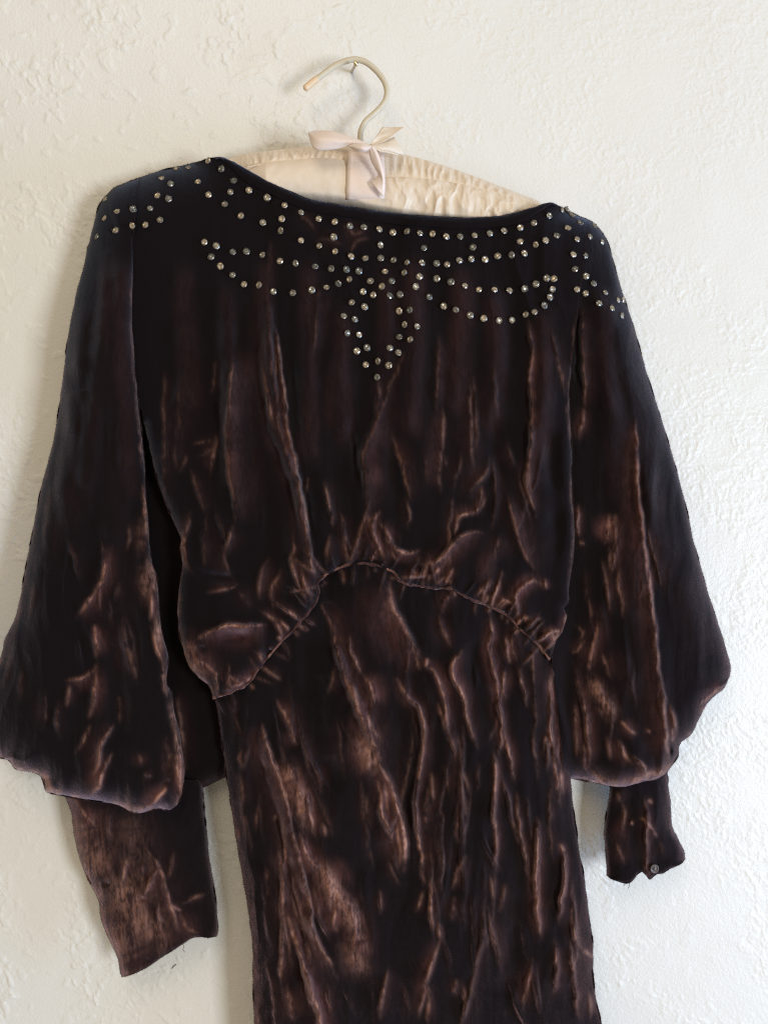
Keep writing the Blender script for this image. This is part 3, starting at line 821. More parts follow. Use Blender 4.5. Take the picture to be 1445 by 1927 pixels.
sr_ridges += [([(1125, 520), (1140, 680), (1150, 820), (1160, 960)], 9, 14, 22, 0.07), ([(1150, 560), (1185, 720), (1215, 900), (1255, 1080)], 9, 14, 24, 0.02)]
sr_ridges += strays(12, 9, lambda y: 1085, lambda y: 1240, 950, 1450, 0.05, 50, 170, 4, 0.26)
sleeve_r, sr_f = cloth('sleeve', sr_top, sr_bot, sr_left, sr_right,
                       lambda x, y: body_h(x, y) - 0.002 - 0.006 * np.clip((y - 430) / 500, 0, 1) + 0.012 * np.clip((x - 1080) / 120, 0, 1) * np.clip((y - 600) / 500, 0, 1),
                       [(SHR, 85, 0.026), (sr_right[4:], 85, 0.026), (sr_bot, 45, 0.018)],
                       sr_ridges, dress, foldx=52, foldy=420, famp=4.0, seed=14, extra=hem_gather(sr_bot[:10], 0.0013, 60, 311))
sleeve_r['label'] = 'wide bloused sleeve on the right, lit blue at its outer edge'

# --- bodice
bd_top = [(246, 341), (305, 320), (348, 311), (376, 303), (394, 297), (418, 297), (432, 302), (454, 313), (485, 331), (521, 349), (556, 365), (588, 377), (641, 385.5),
          (660, 389), (730, 400), (796, 406), (863, 410), (885, 410), (951, 405), (1005, 390), (1033, 382), (1047, 385), (1078, 402), (1108, 415)]
bd_left = [(246, 341), (238, 400), (236, 460), (236, 520), (242, 600), (252, 700), (272, 800), (296, 900), (324, 975), (342, 1015), (339, 1030), (343, 1060), (337, 1105), (334, 1153),
           (337, 1191), (345, 1220), (356, 1253), (372, 1274), (390, 1287), (397, 1300), (401, 1313)]
bd_right = [(1108, 415), (1096, 500), (1084, 590), (1075, 690), (1071, 760), (1076, 850), (1076, 926), (1082, 1002), (1077, 1063), (1070, 1109), (1071, 1132), (1062, 1146), (1067, 1160),
            (1058, 1188), (1046, 1208), (1042, 1228), (1034, 1241)]
bd_bot = [(a, b + 2) for a, b in seam]; bd_bot[0] = bd_left[-1]; bd_bot[-1] = bd_right[-1]
bd_ridges = [
    # the long pleat
    ([(503, 520), (505, 590), (508, 650), (512, 700), (521, 751), (527, 808), (541, 856), (556, 905), (567, 957), (575, 1008), (584, 1069), (597, 1100)], 13, 15, 9, 0.12),
    ([(517, 600), (524, 660), (530, 700), (537, 751), (542, 808), (553, 856), (562, 905), (572, 957), (580, 1008), (588, 1069), (597, 1094)], 8, 6, 3.5, 0.5),
    ([(490, 680), (505, 751), (511, 795), (528, 808), (541, 812)], 5, 4, 5, 0.35),
    ([(485, 640), (484, 700), (494, 760), (503, 810), (525, 860), (545, 920), (556, 980), (560, 1030)], -10, 10, 9, 0.0),
    ([(548, 640), (556, 760), (566, 850), (578, 940), (590, 1030)], -9, 12, 11, 0.0),
    ([(440, 660), (436, 697), (428, 779), (427, 836), (432, 907), (442, 950), (440, 992)], 8, 5, 22, 0.28),
    ([(440, 980), (425, 1035), (431, 1054)], 6, 5, 9, 0.3),
    ([(455, 640), (452, 760), (460, 880), (470, 960)], 5, 24, 26, 0.10), ([(415, 660), (410, 800), (412, 920)], -8, 18, 12, 0.0),
    ([(309, 690), (309, 816), (308, 900), (315, 1000)], 3, 5, 8, 0.12), ([(335, 700), (336, 793), (330, 870), (340, 900)], 4, 12, 16, 0.08),
    ([(350, 860), (338, 890)], 2, 4, 5, 0.15), ([(365, 835), (395, 828)], 2, 4, 5, 0.15), ([(374, 858), (405, 842)], 2, 4, 5, 0.12),
    ([(361, 955), (352, 990), (342, 1020), (346, 1045), (352, 1063), (368, 1088)], 8, 7, 6, 0.55),
    ([(391, 958), (384, 1012), (385, 1077)], 5, 6, 14, 0.15),
    ([(400, 1113), (425, 1110), (445, 1100)], 4, 5, 7, 0.3), ([(440, 1100), (460, 1130), (470, 1160)], 3, 8, 8, 0.15),
    ([(360, 1208), (374, 1198), (390, 1190), (410, 1182), (433, 1177), (470, 1177), (508, 1177)], 13, 14, 6, 0.9),
    ([(365, 1205), (385, 1193), (405, 1185)], 0, 6, 6, 0.9), ([(400, 1202), (440, 1200), (480, 1202)], -8, 10, 14, 0.0),
    ([(338, 1110), (335, 1150), (336, 1179)], 0, 6, 6, 0.65), ([(338, 1180), (350, 1205), (356, 1235), (372, 1262), (392, 1286)], 4, 14, 14, 0.8), ([(372, 1240), (395, 1258), (412, 1275)], 4, 14, 14, 0.6),
    ([(395, 1290), (402, 1310)], 0, 7, 7, 0.7), ([(378, 1212), (382, 1228)], -6, 8, 8, 0.0),
    ([(410, 1302), (450, 1290), (478, 1270), (490, 1248)], 4, 7, 7, 0.75), ([(430, 1270), (450, 1285)], 3, 10, 8, 0.5), ([(487, 1225), (495, 1245)], 3, 5, 5, 0.4),
    ([(497, 1154), (515, 1166), (524, 1180), (531, 1196)], 8, 5, 6, 0.5),
    ([(510, 1048), (497, 1060), (490, 1078), (488, 1110), (492, 1140)], 6, 5, 12, 0.25), ([(525, 1080), (510, 1110), (515, 1135)], 5, 9, 10, 0.3),
    ([(548, 996), (554, 1030), (548, 1051), (557, 1087), (570, 1115), (578, 1143)], 8, 5, 6, 0.45), ([(563, 1057), (572, 1095), (585, 1124), (588, 1140)], 7, 5, 5, 0.4),
    ([(562, 1090), (570, 1120)], -6, 4, 4, 0.0),
    ([(608, 900), (613, 925), (620, 957), (630, 998)], 7, 6, 7, 0.35), ([(580, 900), (578, 925)], 3, 5, 6, 0.2), ([(620, 1000), (616, 1040), (615, 1066)], 4, 5, 7, 0.25),
    ([(640, 960), (648, 1000), (658, 1033), (668, 1040), (686, 1041)], 7, 6, 6, 0.35),
    ([(710, 720), (708, 790), (690, 830), (682, 865), (690, 926), (688, 972)], 7, 9, 16, 0.2), ([(690, 860), (702, 900), (695, 930)], 4, 14, 14, 0.2),
    ([(688, 960), (699, 995), (707, 1014), (718, 1040), (724, 1052), (727, 1068)], 9, 6, 6, 0.7),
    ([(709, 970), (700, 985), (703, 1003), (709, 1016)], 6, 5, 6, 0.85), ([(718, 990), (728, 1005), (735, 1022)], 7, 7, 8, 0.65),
    ([(722, 995), (733, 1021), (750, 1036), (771, 1042), (796, 1031)], 8, 8, 6, 0.85), ([(735, 1040), (745, 1055)], 4, 5, 5, 0.5),
    ([(785, 1061), (814, 1059), (838, 1039), (860, 1014), (887, 1001), (917, 1004)], 10, 10, 6, 0.9), ([(800, 1062), (825, 1056), (843, 1040)], 3, 8, 8, 0.6),
    ([(849, 1018), (858, 990), (866, 972), (893, 965), (911, 944), (912, 930)], 7, 5, 6, 0.75), ([(904, 920), (902, 945), (896, 960)], 4, 5, 5, 0.6),
    ([(797, 1098), (817, 1081), (832, 1064), (845, 1044)], 8, 6, 5, 0.85), ([(774, 1072), (787, 1081), (800, 1084)], 4, 5, 5, 0.5),
    ([(822, 1098), (834, 1086)], 4, 4, 4, 0.7), ([(836, 1102), (842, 1088), (849, 1072)], 6, 4, 4, 0.75), ([(842, 1090), (848, 1098)], 2, 4, 4, 0.3),
    ([(768, 990), (770, 960), (764, 940)], 4, 6, 7, 0.2), ([(800, 850), (803, 920)], 4, 7, 10, 0.12), ([(835, 860), (838, 880)], 3, 6, 6, 0.15),
    ([(925, 850), (915, 890), (890, 920), (880, 955)], 6, 14, 9, 0.2), ([(870, 760), (885, 850), (870, 930)], 5, 30, 24, 0.06),
    ([(955, 920), (962, 960), (968, 990), (981, 1033), (1003, 1069), (1018, 1090)], 7, 6, 14, 0.25), ([(925, 1020), (915, 1070), (912, 1110)], 5, 14, 14, 0.2),
    ([(940, 1010), (930, 1050)], 4, 16, 16, 0.12),
    ([(993, 590), (1000, 650), (997, 713), (1000, 780), (997, 850), (987, 911), (1000, 945), (1008, 985)], 8, 5, 7, 0.3), ([(996, 860), (995, 905), (1003, 940)], 3, 9, 9, 0.2),
    ([(1027, 1106), (1014, 1097), (1003, 1093), (981, 1106), (968, 1124), (975, 1150), (962, 1167)], 10, 6, 6, 0.85),
    ([(1024, 1090), (1028, 1106)], 3, 5, 5, 0.5), ([(935, 1142), (945, 1130), (965, 1135)], 4, 5, 5, 0.5), ([(908, 1135), (910, 1115), (922, 1098)], 5, 5, 5, 0.5),
    ([(985, 1168), (992, 1160)], 4, 4, 4, 0.6), ([(994, 1178), (1006, 1166), (1016, 1164)], 5, 4, 5, 0.5),
    ([(1012, 1210), (1022, 1198), (1036, 1189), (1054, 1189)], 6, 5, 5, 0.85), ([(1036, 1190), (1041, 1205), (1052, 1192)], 3, 4, 4, 0.6), ([(1066, 1154), (1060, 1180), (1052, 1200)], 4, 5, 4, 0.6),
    ([(1032, 609), (1045, 655), (1053, 692), (1065, 759)], 4, 4, 7, 0.2), ([(1083, 592), (1076, 680), (1069, 759), (1074, 850)], 0, 4, 4, 0.3),
    ([(1074, 860), (1074, 930), (1079, 1002), (1074, 1063), (1067, 1109)], 0, 4, 4, 0.5),
    ([(828, 620), (824, 713), (822, 790)], 6, 10, 14, 0.12), ([(642, 650), (634, 700), (625, 759), (622, 830)], 6, 14, 18, 0.14), ([(711, 716), (712, 748)], 3, 6, 6, 0.3),
    ([(605, 527), (598, 570), (594, 612), (590, 680)], 5, 7, 10, 0.14), ([(660, 770), (668, 860), (676, 940)], -8, 10, 12, 0.0), ([(735, 770), (740, 900), (745, 980)], -8, 16, 16, 0.0),
    ([(507, 440), (508, 480), (503, 530)], 3, 6, 9, 0.06), ([(350, 1060), (390, 1085), (440, 1085), (480, 1075)], -9, 14, 12, 0.0),
    ([(930, 760), (938, 860), (948, 920)], -8, 14, 14, 0.0), ([(1030, 780), (1040, 900), (1045, 1000), (1040, 1080)], -8, 16, 16, 0.0),
    ([(590, 460), (610, 450), (650, 465)], 2, 8, 8, 0.1), ([(640, 420), (670, 440), (700, 430)], 2, 8, 8, 0.14), ([(660, 470), (672, 452), (690, 448)], 1.5, 5, 6, 0.12), ([(560, 400), (590, 430)], 1.5, 8, 8, 0.1),
]
def bd_extra(x, y, h):
    d, _, _ = polydist(x, y, smooth(seam, 8))
    # blousing: fullness gathers above the seam
    g = np.sin(x / 7.5 + 2 * vnoise(x / 30, y / 80, 9)) * np.exp(-(d / 34) ** 2)
    return h + 0.0019 * g * np.clip(1 + vnoise(x / 40, y / 40, 10), 0, 1.5)
rb = random.Random(41)
for k in range(10):          # long soft drapes falling from the yoke
    x_ = 345 + k * 74 + rb.uniform(-16, 16); y_ = rb.uniform(450, 560); l_ = rb.uniform(300, 470)
    bd_ridges.append(([(x_, y_), (x_ + rb.uniform(-8, 8), y_ + l_ * 0.5), (x_ + (700 - x_) * 0.05, y_ + l_)], rb.uniform(6, 10), rb.uniform(13, 17), rb.uniform(14, 26), rb.uniform(0.05, 0.12)))
bd_ridges += pucker(seam, 5, 19, 8, 60, 1, 5.5, 0.55)
bd_ridges += strays(8, 24, lambda y: 330, lambda y: 1050, 640, 1080, 0.05, 60, 190, 4, 0.22)
bodice, bd_f = cloth('bodice', bd_top, bd_bot, bd_left, bd_right, body_h,
                     [(bd_left[6:], 24, 0.012), (bd_right[3:], 22, 0.008), (bd_bot, 30, 0.007), (SHL, 85, 0.026), (SHR, 85, 0.026), (bd_top[3:-2], 10, 0.002)],
                     bd_ridges, dress, foldx=62, foldy=380, famp=4.2, seed=23, extra=bd_extra)

# --- skirt
sk_left = [(398, 1296), (408, 1328), (416, 1379), (427, 1469), (441, 1556), (458, 1660), (472, 1746), (475, 1781), (477, 1884), (479, 1927), (486, 2040), (492, 2160), (500, 2400), (508, 2640)]
sk_right = [(1040, 1226), (1056, 1248), (1058, 1288), (1065, 1368), (1071, 1436), (1078, 1516), (1089, 1592), (1099, 1654), (1108, 1724), (1116, 1782), (1115, 1834), (1123, 1890), (1131, 1927), (1145, 2040), (1158, 2160), (1190, 2400), (1222, 2640)]
sk_top = [(398, 1296)] + [(a, b - 9) for a, b in seam[1:-1]] + [(1040, 1226)]
sk_bot = [(508, 2640), (680, 2646), (860, 2650), (1040, 2646), (1222, 2640)]
sk_ridges = [
    ([(600, 1128), (612, 1155), (624, 1179), (637, 1231), (649, 1276), (670, 1325), (685, 1368), (704, 1400), (718, 1440)], 13, 9, 14, 0.62),
    ([(640, 1240), (655, 1290), (672, 1328), (688, 1370)], 0, 5, 5, 0.8),
    ([(636, 1250), (625, 1280), (618, 1310)], 5, 6, 8, 0.25), ([(656, 1205), (662, 1230), (674, 1262)], 7, 4, 6, 0.75),
    ([(682, 1258), (692, 1285), (701, 1310), (700, 1340)], 5, 11, 11, 0.65), ([(664, 1290), (672, 1320)], 4, 8, 8, 0.4),
    ([(672, 1370), (685, 1395), (701, 1436), (718, 1462)], 5, 19, 17, 1.0), ([(700, 1420), (732, 1468), (746, 1516), (760, 1571), (764, 1610), (757, 1648)], 8, 12, 9, 0.95),
    ([(711, 1455), (716, 1490), (719, 1530), (736, 1571), (738, 1600)], 7, 8, 10, 0.8), ([(740, 1530), (750, 1570), (752, 1610), (748, 1640)], 4, 14, 10, 0.6), ([(725, 1480), (730, 1520)], 3, 14, 12, 0.6),
    ([(688, 1330), (700, 1370), (722, 1400)], 4, 14, 12, 0.7),
    ([(520, 1310), (530, 1335), (546, 1368), (556, 1410)], 6, 9, 10, 0.5), ([(545, 1375), (555, 1400)], 3, 12, 10, 0.4), ([(590, 1430), (603, 1470), (606, 1500)], 3, 6, 8, 0.25),
    # left fold lip
    ([(486, 1350), (493, 1371), (514, 1436), (538, 1506), (552, 1571), (563, 1613), (580, 1686), (587, 1737), (604, 1782), (640, 1850)], 13, 16, 5, 0.5),
    ([(500, 1385), (516, 1436), (540, 1506), (553, 1560)], 0, 5, 5, 0.85),
    ([(478, 1400), (500, 1470), (522, 1540), (535, 1590), (548, 1660), (565, 1740), (590, 1800)], -13, 12, 11, 0.0),
    ([(530, 1420), (545, 1460), (566, 1506), (573, 1544), (580, 1570)], 6, 16, 16, 0.95), ([(560, 1480), (578, 1500), (584, 1540), (597, 1590)], 6, 8, 8, 0.8),
    ([(560, 1560), (580, 1612), (600, 1640), (614, 1652)], 8, 9, 9, 0.9), ([(590, 1610), (614, 1650), (639, 1692), (663, 1727), (677, 1782), (694, 1830)], 9, 17, 15, 0.95),
    ([(614, 1650), (620, 1690), (625, 1720)], 5, 8, 8, 0.6), ([(635, 1700), (628, 1734), (636, 1760)], 5, 10, 10, 0.7), ([(655, 1715), (670, 1755), (664, 1790)], 6, 9, 9, 0.8),
    ([(590, 1660), (608, 1700), (616, 1740)], 4, 18, 15, 0.35), ([(650, 1760), (672, 1810), (690, 1850)], 3, 18, 18, 0.5), ([(618, 1612), (640, 1640), (655, 1680)], 3, 14, 14, 0.35), ([(606, 1550), (612, 1570)], 3, 9, 9, 0.3),
    ([(531, 1520), (536, 1570), (537, 1599), (533, 1644), (531, 1696), (534, 1740), (530, 1800), (529, 1870)], 8, 5, 12, 0.4), ([(526, 1580), (529, 1660)], 3, 9, 9, 0.35), ([(533, 1650), (532, 1700), (535, 1730)], 0, 5, 5, 0.75),
    ([(538, 1704), (552, 1755), (569, 1810), (590, 1876), (606, 1932), (625, 2000)], 12, 7, 9, 0.95), ([(560, 1790), (580, 1850), (598, 1910)], 4, 6, 6, 0.6),
    ([(543, 1620), (553, 1660), (563, 1699), (572, 1745), (578, 1790)], 7, 5, 8, 0.3), ([(538, 1845), (548, 1890), (554, 1925)], 6, 10, 10, 0.55), ([(545, 1720), (556, 1780), (570, 1850), (580, 1910)], -9, 6, 5, 0.0),
    ([(610, 1830), (618, 1880), (626, 1930)], 4, 5, 7, 0.3),
    # centre
    ([(737, 1085), (735, 1115), (740, 1145), (759, 1179), (781, 1216), (790, 1250)], 13, 26, 8, 0.55), ([(735, 1095), (738, 1140), (758, 1178), (780, 1214)], 0, 6, 6, 0.6), ([(700, 1090), (708, 1140), (725, 1190)], 5, 24, 22, 0.22),
    ([(770, 1200), (785, 1240), (790, 1265)], 4, 14, 12, 0.55), ([(786, 1246), (803, 1256), (817, 1264), (832, 1301), (838, 1337), (848, 1395)], 8, 6, 7, 0.65), ([(803, 1240), (800, 1256)], 3, 5, 5, 0.7),
    ([(735, 1268), (759, 1297), (775, 1318), (789, 1334), (799, 1368), (799, 1405), (794, 1412)], 9, 6, 6, 0.7), ([(823, 1318), (832, 1350), (843, 1385)], 6, 5, 6, 0.55),
    ([(799, 1345), (795, 1412), (783, 1488), (784, 1558), (793, 1613), (797, 1680)], 9, 6, 7, 0.6), ([(795, 1678), (788, 1700), (782, 1712)], 4, 5, 5, 0.35),
    ([(812, 1640), (810, 1713), (815, 1766)], 7, 5, 6, 0.65), ([(834, 1752), (828, 1768), (813, 1812), (799, 1862), (786, 1925)], 7, 7, 6, 0.5), ([(826, 1740), (829, 1764)], 4, 4, 5, 0.5), ([(806, 1850), (804, 1930)], 4, 4, 5, 0.4),
    ([(733, 1812), (723, 1852), (716, 1890), (716, 1925)], 7, 5, 6, 0.55), ([(714, 1680), (716, 1715)], 3, 7, 7, 0.25),
    ([(879, 1604), (870, 1620), (860, 1641), (850, 1679)], 7, 7, 8, 0.4), ([(808, 1470), (800, 1530), (806, 1570)], 4, 10, 12, 0.3), ([(816, 1560), (833, 1620), (842, 1645)], 4, 8, 8, 0.3), ([(812, 1460), (814, 1500)], 3, 5, 6, 0.4),
    ([(840, 1360), (851, 1400), (860, 1440)], 5, 6, 8, 0.35), ([(835, 1430), (845, 1500)], 3, 5, 7, 0.2), ([(870, 1450), (880, 1490)], 3, 5, 7, 0.2),
    ([(877, 1218), (862, 1234), (851, 1248), (852, 1273), (869, 1307), (878, 1349), (893, 1389), (903, 1420)], 10, 6, 7, 0.75), ([(848, 1114), (836, 1130), (832, 1148)], 5, 8, 8, 0.5), ([(828, 1160), (833, 1190), (845, 1210)], 5, 10, 10, 0.25),
    ([(922, 1150), (926, 1194), (919, 1222), (928, 1258), (939, 1325), (943, 1380), (938, 1430)], 10, 6, 6, 0.7), ([(926, 1405), (931, 1450), (928, 1523), (933, 1592), (929, 1650)], 8, 5, 6, 0.6),
    ([(951, 1203), (953, 1222), (958, 1240)], 6, 5, 5, 0.7), ([(969, 1240), (978, 1270), (988, 1312), (990, 1340)], 5, 5, 6, 0.3), ([(948, 1260), (945, 1290), (948, 1305)], 4, 9, 9, 0.45), ([(966, 1185), (960, 1210), (970, 1240)], 4, 9, 9, 0.35),
    ([(945, 1350), (950, 1378), (961, 1436), (970, 1482)], 8, 5, 6, 0.6), ([(969, 1481), (978, 1564), (995, 1644), (1000, 1670)], 6, 5, 7, 0.3),
    ([(1009, 1530), (1011, 1599), (1007, 1661), (1011, 1717), (1020, 1780)], 10, 6, 6, 0.6), ([(1003, 1798), (996, 1830), (988, 1862), (981, 1912)], 7, 6, 6, 0.45), ([(1001, 1360), (1010, 1440), (1016, 1480)], 4, 7, 8, 0.2),
    ([(1057, 1580), (1061, 1647), (1054, 1703), (1050, 1752)], 8, 5, 6, 0.5), ([(1055, 1590), (1060, 1602)], 2, 5, 5, 0.6), ([(1070, 1760), (1078, 1834), (1089, 1925)], 6, 5, 6, 0.4), ([(1043, 1760), (1047, 1817), (1042, 1880)], 6, 5, 7, 0.45),
    ([(1075, 1725), (1080, 1755), (1089, 1782), (1112, 1797)], 7, 5, 6, 0.45), ([(1095, 1788), (1112, 1802)], 3, 7, 7, 0.45), ([(1108, 1860), (1112, 1920)], 4, 5, 5, 0.3),
    ([(923, 1655), (928, 1690)], 3, 5, 7, 0.3), ([(948, 1670), (942, 1710)], 3, 5, 6, 0.3), ([(915, 1690), (925, 1750), (940, 1810), (938, 1840)], 5, 6, 8, 0.3), ([(855, 1680), (848, 1740)], 4, 9, 9, 0.25), ([(862, 1500), (858, 1560), (868, 1600)], 4, 7, 9, 0.22),
    ([(1020, 1430), (1027, 1390), (1031, 1420), (1025, 1460)], 5, 5, 6, 0.35), ([(858, 1845), (852, 1870)], 3, 8, 8, 0.4), ([(872, 1860), (876, 1900)], 3, 5, 6, 0.25),
    # side seam strip, right
    ([(1035, 1246), (1036, 1300), (1036, 1385), (1044, 1430), (1054, 1530)], 6, 4, 5, 0.45), ([(1050, 1250), (1049, 1290), (1056, 1340), (1060, 1400), (1066, 1470)], 4, 10, 10, 0.95), ([(1034, 1375), (1038, 1392), (1034, 1404)], 3, 5, 5, 0.6),
    ([(1040, 1260), (1043, 1290)], 4, 6, 6, 0.5), ([(1055, 1440), (1060, 1500)], 2, 8, 8, 0.6),
    # left panel, dim
    ([(455, 1410), (449, 1428), (457, 1443)], 3, 4, 5, 0.35), ([(456, 1445), (455, 1500), (460, 1530)], 3, 6, 9, 0.2), ([(484, 1520), (482, 1560)], 2, 7, 7, 0.15), ([(500, 1620), (502, 1670), (505, 1690)], 3, 7, 9, 0.2), ([(520, 1530), (518, 1545)], 2, 5, 5, 0.3), ([(448, 1560), (450, 1580)], 2, 6, 6, 0.3),
    ([(483, 1880), (488, 1960)], 3, 4, 5, 0.2), ([(610, 1180), (590, 1230), (585, 1300), (600, 1400), (640, 1500)], -9, 26, 26, 0.0), ([(700, 1500), (705, 1600), (700, 1680)], -6, 20, 20, 0.0), ([(890, 1180), (895, 1260), (905, 1340)], -9, 18, 16, 0.0), ([(965, 1700), (960, 1800), (950, 1900)], -7, 20, 20, 0.0),
]
def sk_base(x, y):
    return 0.0475 + 0.006 * np.exp(-((x - 760) / 260) ** 2) - 0.003 * np.exp(-((y - 1150) / 150) ** 2)
sk_ridges += pucker(seam, 6, 30, 8, 40, -1, 4.5, 0.35)
sk_ridges += strays(9, 30, lambda y: 420 + (y - 1300) * 0.1, lambda y: 760, 1240, 1920, 0.24, 50, 200, 4, 0.20)
sk_ridges += strays(10, 34, lambda y: 760, lambda y: 1050 + (y - 1250) * 0.09, 1150, 1930, 0.04, 60, 260, 5, 0.20)
sk_ridges += strays(17, 46, lambda y: 520, lambda y: 1080, 1940, 2600, 0.06, 120, 380, 6, 0.45)
skirt, sk_f = cloth('skirt', sk_top, sk_bot, sk_left, sk_right, sk_base,
                    [(sk_left, 85, 0.013), (sk_right, 75, 0.014)], sk_ridges, dress, foldx=58, foldy=380, famp=5.0, crumple=2.4, seed=31)

# --- piping along the waist seam
pip = []
for a, b in resample(seam, 110):
    ha = max(lookup(bd_f, a, b - 3), lookup(sk_f, a, b + 4))
    pip.append((a, b, ha - 0.0007))
hsm = np.convolve(np.pad([p[2] for p in pip], 3, mode='edge'), np.ones(7) / 7, 'valid')
pip = [(p[0], p[1], h_) for p, h_ in zip(pip, hsm)]
tube('waist_piping', pip, 0.0012, M_velvet, dress, 10, True,
     rfun=lambda t, th, i: 0.85 + 0.22 * math.sin(2 * th + i * 0.9) + 0.45 * float(vnoise(np.array(i * 0.31), np.array(th * 0.3), 51)), attr={'nap_sheen': 0.45, 'crush_highlight': lambda i: 0.10 + 0.8 * max(0.0, float(vnoise(np.array(i * 0.13), np.array(0.5), 77)) + 0.1)})

# --- neckline binding
nb_edge = [(405, 296.0), (418, 296), (433, 301), (454, 312), (485, 330), (521, 348), (556, 364), (588, 376), (641, 384.5), (660, 388), (730, 399), (796, 405), (863, 409), (885, 409), (951, 404), (1005, 389), (1033, 381), (1047, 385)]
E = resample(nb_edge, 220)
tn = np.gradient(E, axis=0); tn /= np.linalg.norm(tn, axis=1)[:, None]
nrm2 = np.stack([-tn[:, 1], tn[:, 0]], -1)
taper = np.clip(np.minimum(np.linspace(0, 1, 220), 1 - np.linspace(0, 1, 220)) / 0.10, 0.15, 1)
nvb = 12
Vn = []; bx = []
for j in range(nvb):
    v = j / (nvb - 1)
    q = E + nrm2 * (v * 21 * taper)[:, None]
    q[:, 1] += 0.8 * vnoise(q[:, 0] / 7, q[:, 0] * 0 + j, 61)
    hh = np.array([lookup(bd_f, a, b) for a, b in E + nrm2 * (max(v, 0.18) * 21 * taper)[:, None]])
    hh = np.convolve(np.pad(hh, 4, mode='edge'), np.ones(9) / 9, 'valid')
    hh = hh + 0.0006 + 0.0016 * math.sqrt(max(0.0, math.sin(math.pi * min(1, v * 0.97 + 0.015)))) - (0.004 if j == 0 else 0)
    Vn.append(P(q[:, 0], q[:, 1], hh))
Vn = np.array(Vn)
mesh_obj('neckline_binding', Vn.reshape(-1, 3), grid_faces(220, nvb), M_velvet, bodice, True, {'crush_highlight': [0.0] * (220 * nvb)})

# --- cuffs
cl_left = [(112, 1468), (124, 1500), (134, 1528), (141, 1573), (151, 1618), (164, 1649), (185, 1694), (191, 1732), (209, 1774), (221, 1801), (226, 1826), (230, 1839)]
cl_right = [(378, 1468), (382, 1483), (387, 1545), (394, 1607), (402, 1660), (409, 1711), (411, 1753), (408, 1763)]
cl_bot = [(230, 1839), (243, 1837), (262, 1829), (281, 1819), (309, 1798), (344, 1777), (361, 1765), (375, 1763), (392, 1766), (408, 1763)]
cl_ridges = [
    ([(209, 1505), (206, 1550), (202, 1603)], 5, 5, 6, 0.3), ([(271, 1588), (285, 1608), (299, 1628), (308, 1658), (316, 1684), (330, 1729), (336, 1765)], 7, 8, 4, 0.6),
    ([(295, 1640), (284, 1660), (274, 1680)], 7, 6, 7, 0.85), ([(238, 1615), (234, 1645), (226, 1672)], 5, 8, 8, 0.7), ([(150, 1520), (165, 1538), (176, 1548)], 4, 8, 8, 0.75), ([(165, 1545), (155, 1560)], 3, 8, 8, 0.6),
    ([(295, 1685), (300, 1730), (307, 1775)], 4, 3, 4, 0.4), ([(326, 1605), (321, 1630), (318, 1648)], 4, 4, 5, 0.3), ([(380, 1684), (362, 1690), (346, 1697)], 4, 4, 5, 0.35), ([(322, 1700), (332, 1708), (340, 1712)], 4, 5, 5, 0.45),
    ([(140, 1500), (160, 1590), (178, 1640), (198, 1690), (218, 1740), (240, 1800), (262, 1850)], 0, 30, 44, 0.45), ([(290, 1700), (300, 1760), (310, 1810)], 0, 16, 18, 0.55), ([(225, 1630), (240, 1690), (262, 1740), (275, 1790)], 2, 34, 26, 0.7), ([(340, 1720), (350, 1745), (372, 1755)], 2, 14, 14, 0.45), ([(270, 1720), (285, 1760), (300, 1785)], 2, 22, 22, 0.55),
    ([(230, 1500), (250, 1600), (280, 1700), (305, 1800)], 0, 46, 40, 0.18), ([(270, 1625), (268, 1660)], 3, 12, 12, 0.4), ([(140, 1500), (150, 1520)], 2, 14, 14, 0.45), ([(205, 1670), (198, 1655)], -4, 8, 8, 0.0), ([(270, 1685), (262, 1700)], -5, 8, 8, 0.0), ([(280, 1800), (275, 1815)], -4, 8, 8, 0.0),
]
cuff_l, cl_f = cloth('cuff', [(112, 1468), (245, 1468), (378, 1468)], cl_bot, cl_left, cl_right, lambda x, y: 0.036 + 0 * x,
                     [(cl_left, 40, 0.014), (cl_right, 40, 0.016), (cl_bot, 6, 0.002)], cl_ridges, dress, step=2.2, foldx=40, foldy=120, famp=2.0, crumple=2.0, seed=41)
cuff_l['label'] = 'open mottled light brown cuff at the lower left'
cr_left = [(1132, 1462), (1147, 1480), (1141, 1523), (1136, 1564), (1139, 1606), (1141, 1646)]
cr_right = [(1252, 1440), (1256, 1460), (1262, 1516), (1265, 1558), (1276, 1578), (1288, 1606), (1289, 1616)]
cr_bot = [(1141, 1646), (1151, 1654), (1173, 1662), (1187, 1660), (1196, 1651), (1199, 1644), (1210, 1641), (1215, 1648), (1222, 1655), (1234, 1646), (1248, 1643), (1255, 1637), (1279, 1627), (1289, 1616)]
cr_ridges = [
    ([(1210, 1490), (1214, 1520), (1218, 1545), (1215, 1570), (1214, 1600), (1211, 1640)], 6, 5, 5, 0.35), ([(1213, 1545), (1222, 1556), (1232, 1572)], 5, 4, 4, 0.7), ([(1216, 1606), (1214, 1630), (1220, 1650)], 5, 3, 5, 0.6),
    ([(1170, 1515), (1174, 1530), (1171, 1555)], 3, 5, 6, 0.4), ([(1220, 1505), (1226, 1512)], 2, 3, 3, 0.5), ([(1150, 1540), (1165, 1560), (1170, 1600)], 3, 14, 14, 0.2), ([(1162, 1590), (1172, 1622)], 3, 10, 10, 0.3), ([(1185, 1545), (1189, 1552)], 2, 4, 4, 0.35),
    ([(1206, 1540), (1213, 1544), (1222, 1541)], 3, 3, 3, 0.5), ([(1240, 1580), (1250, 1610)], 3, 12, 12, 0.08), ([(1160, 1490), (1168, 1510)], 3, 10, 10, 0.2),
]
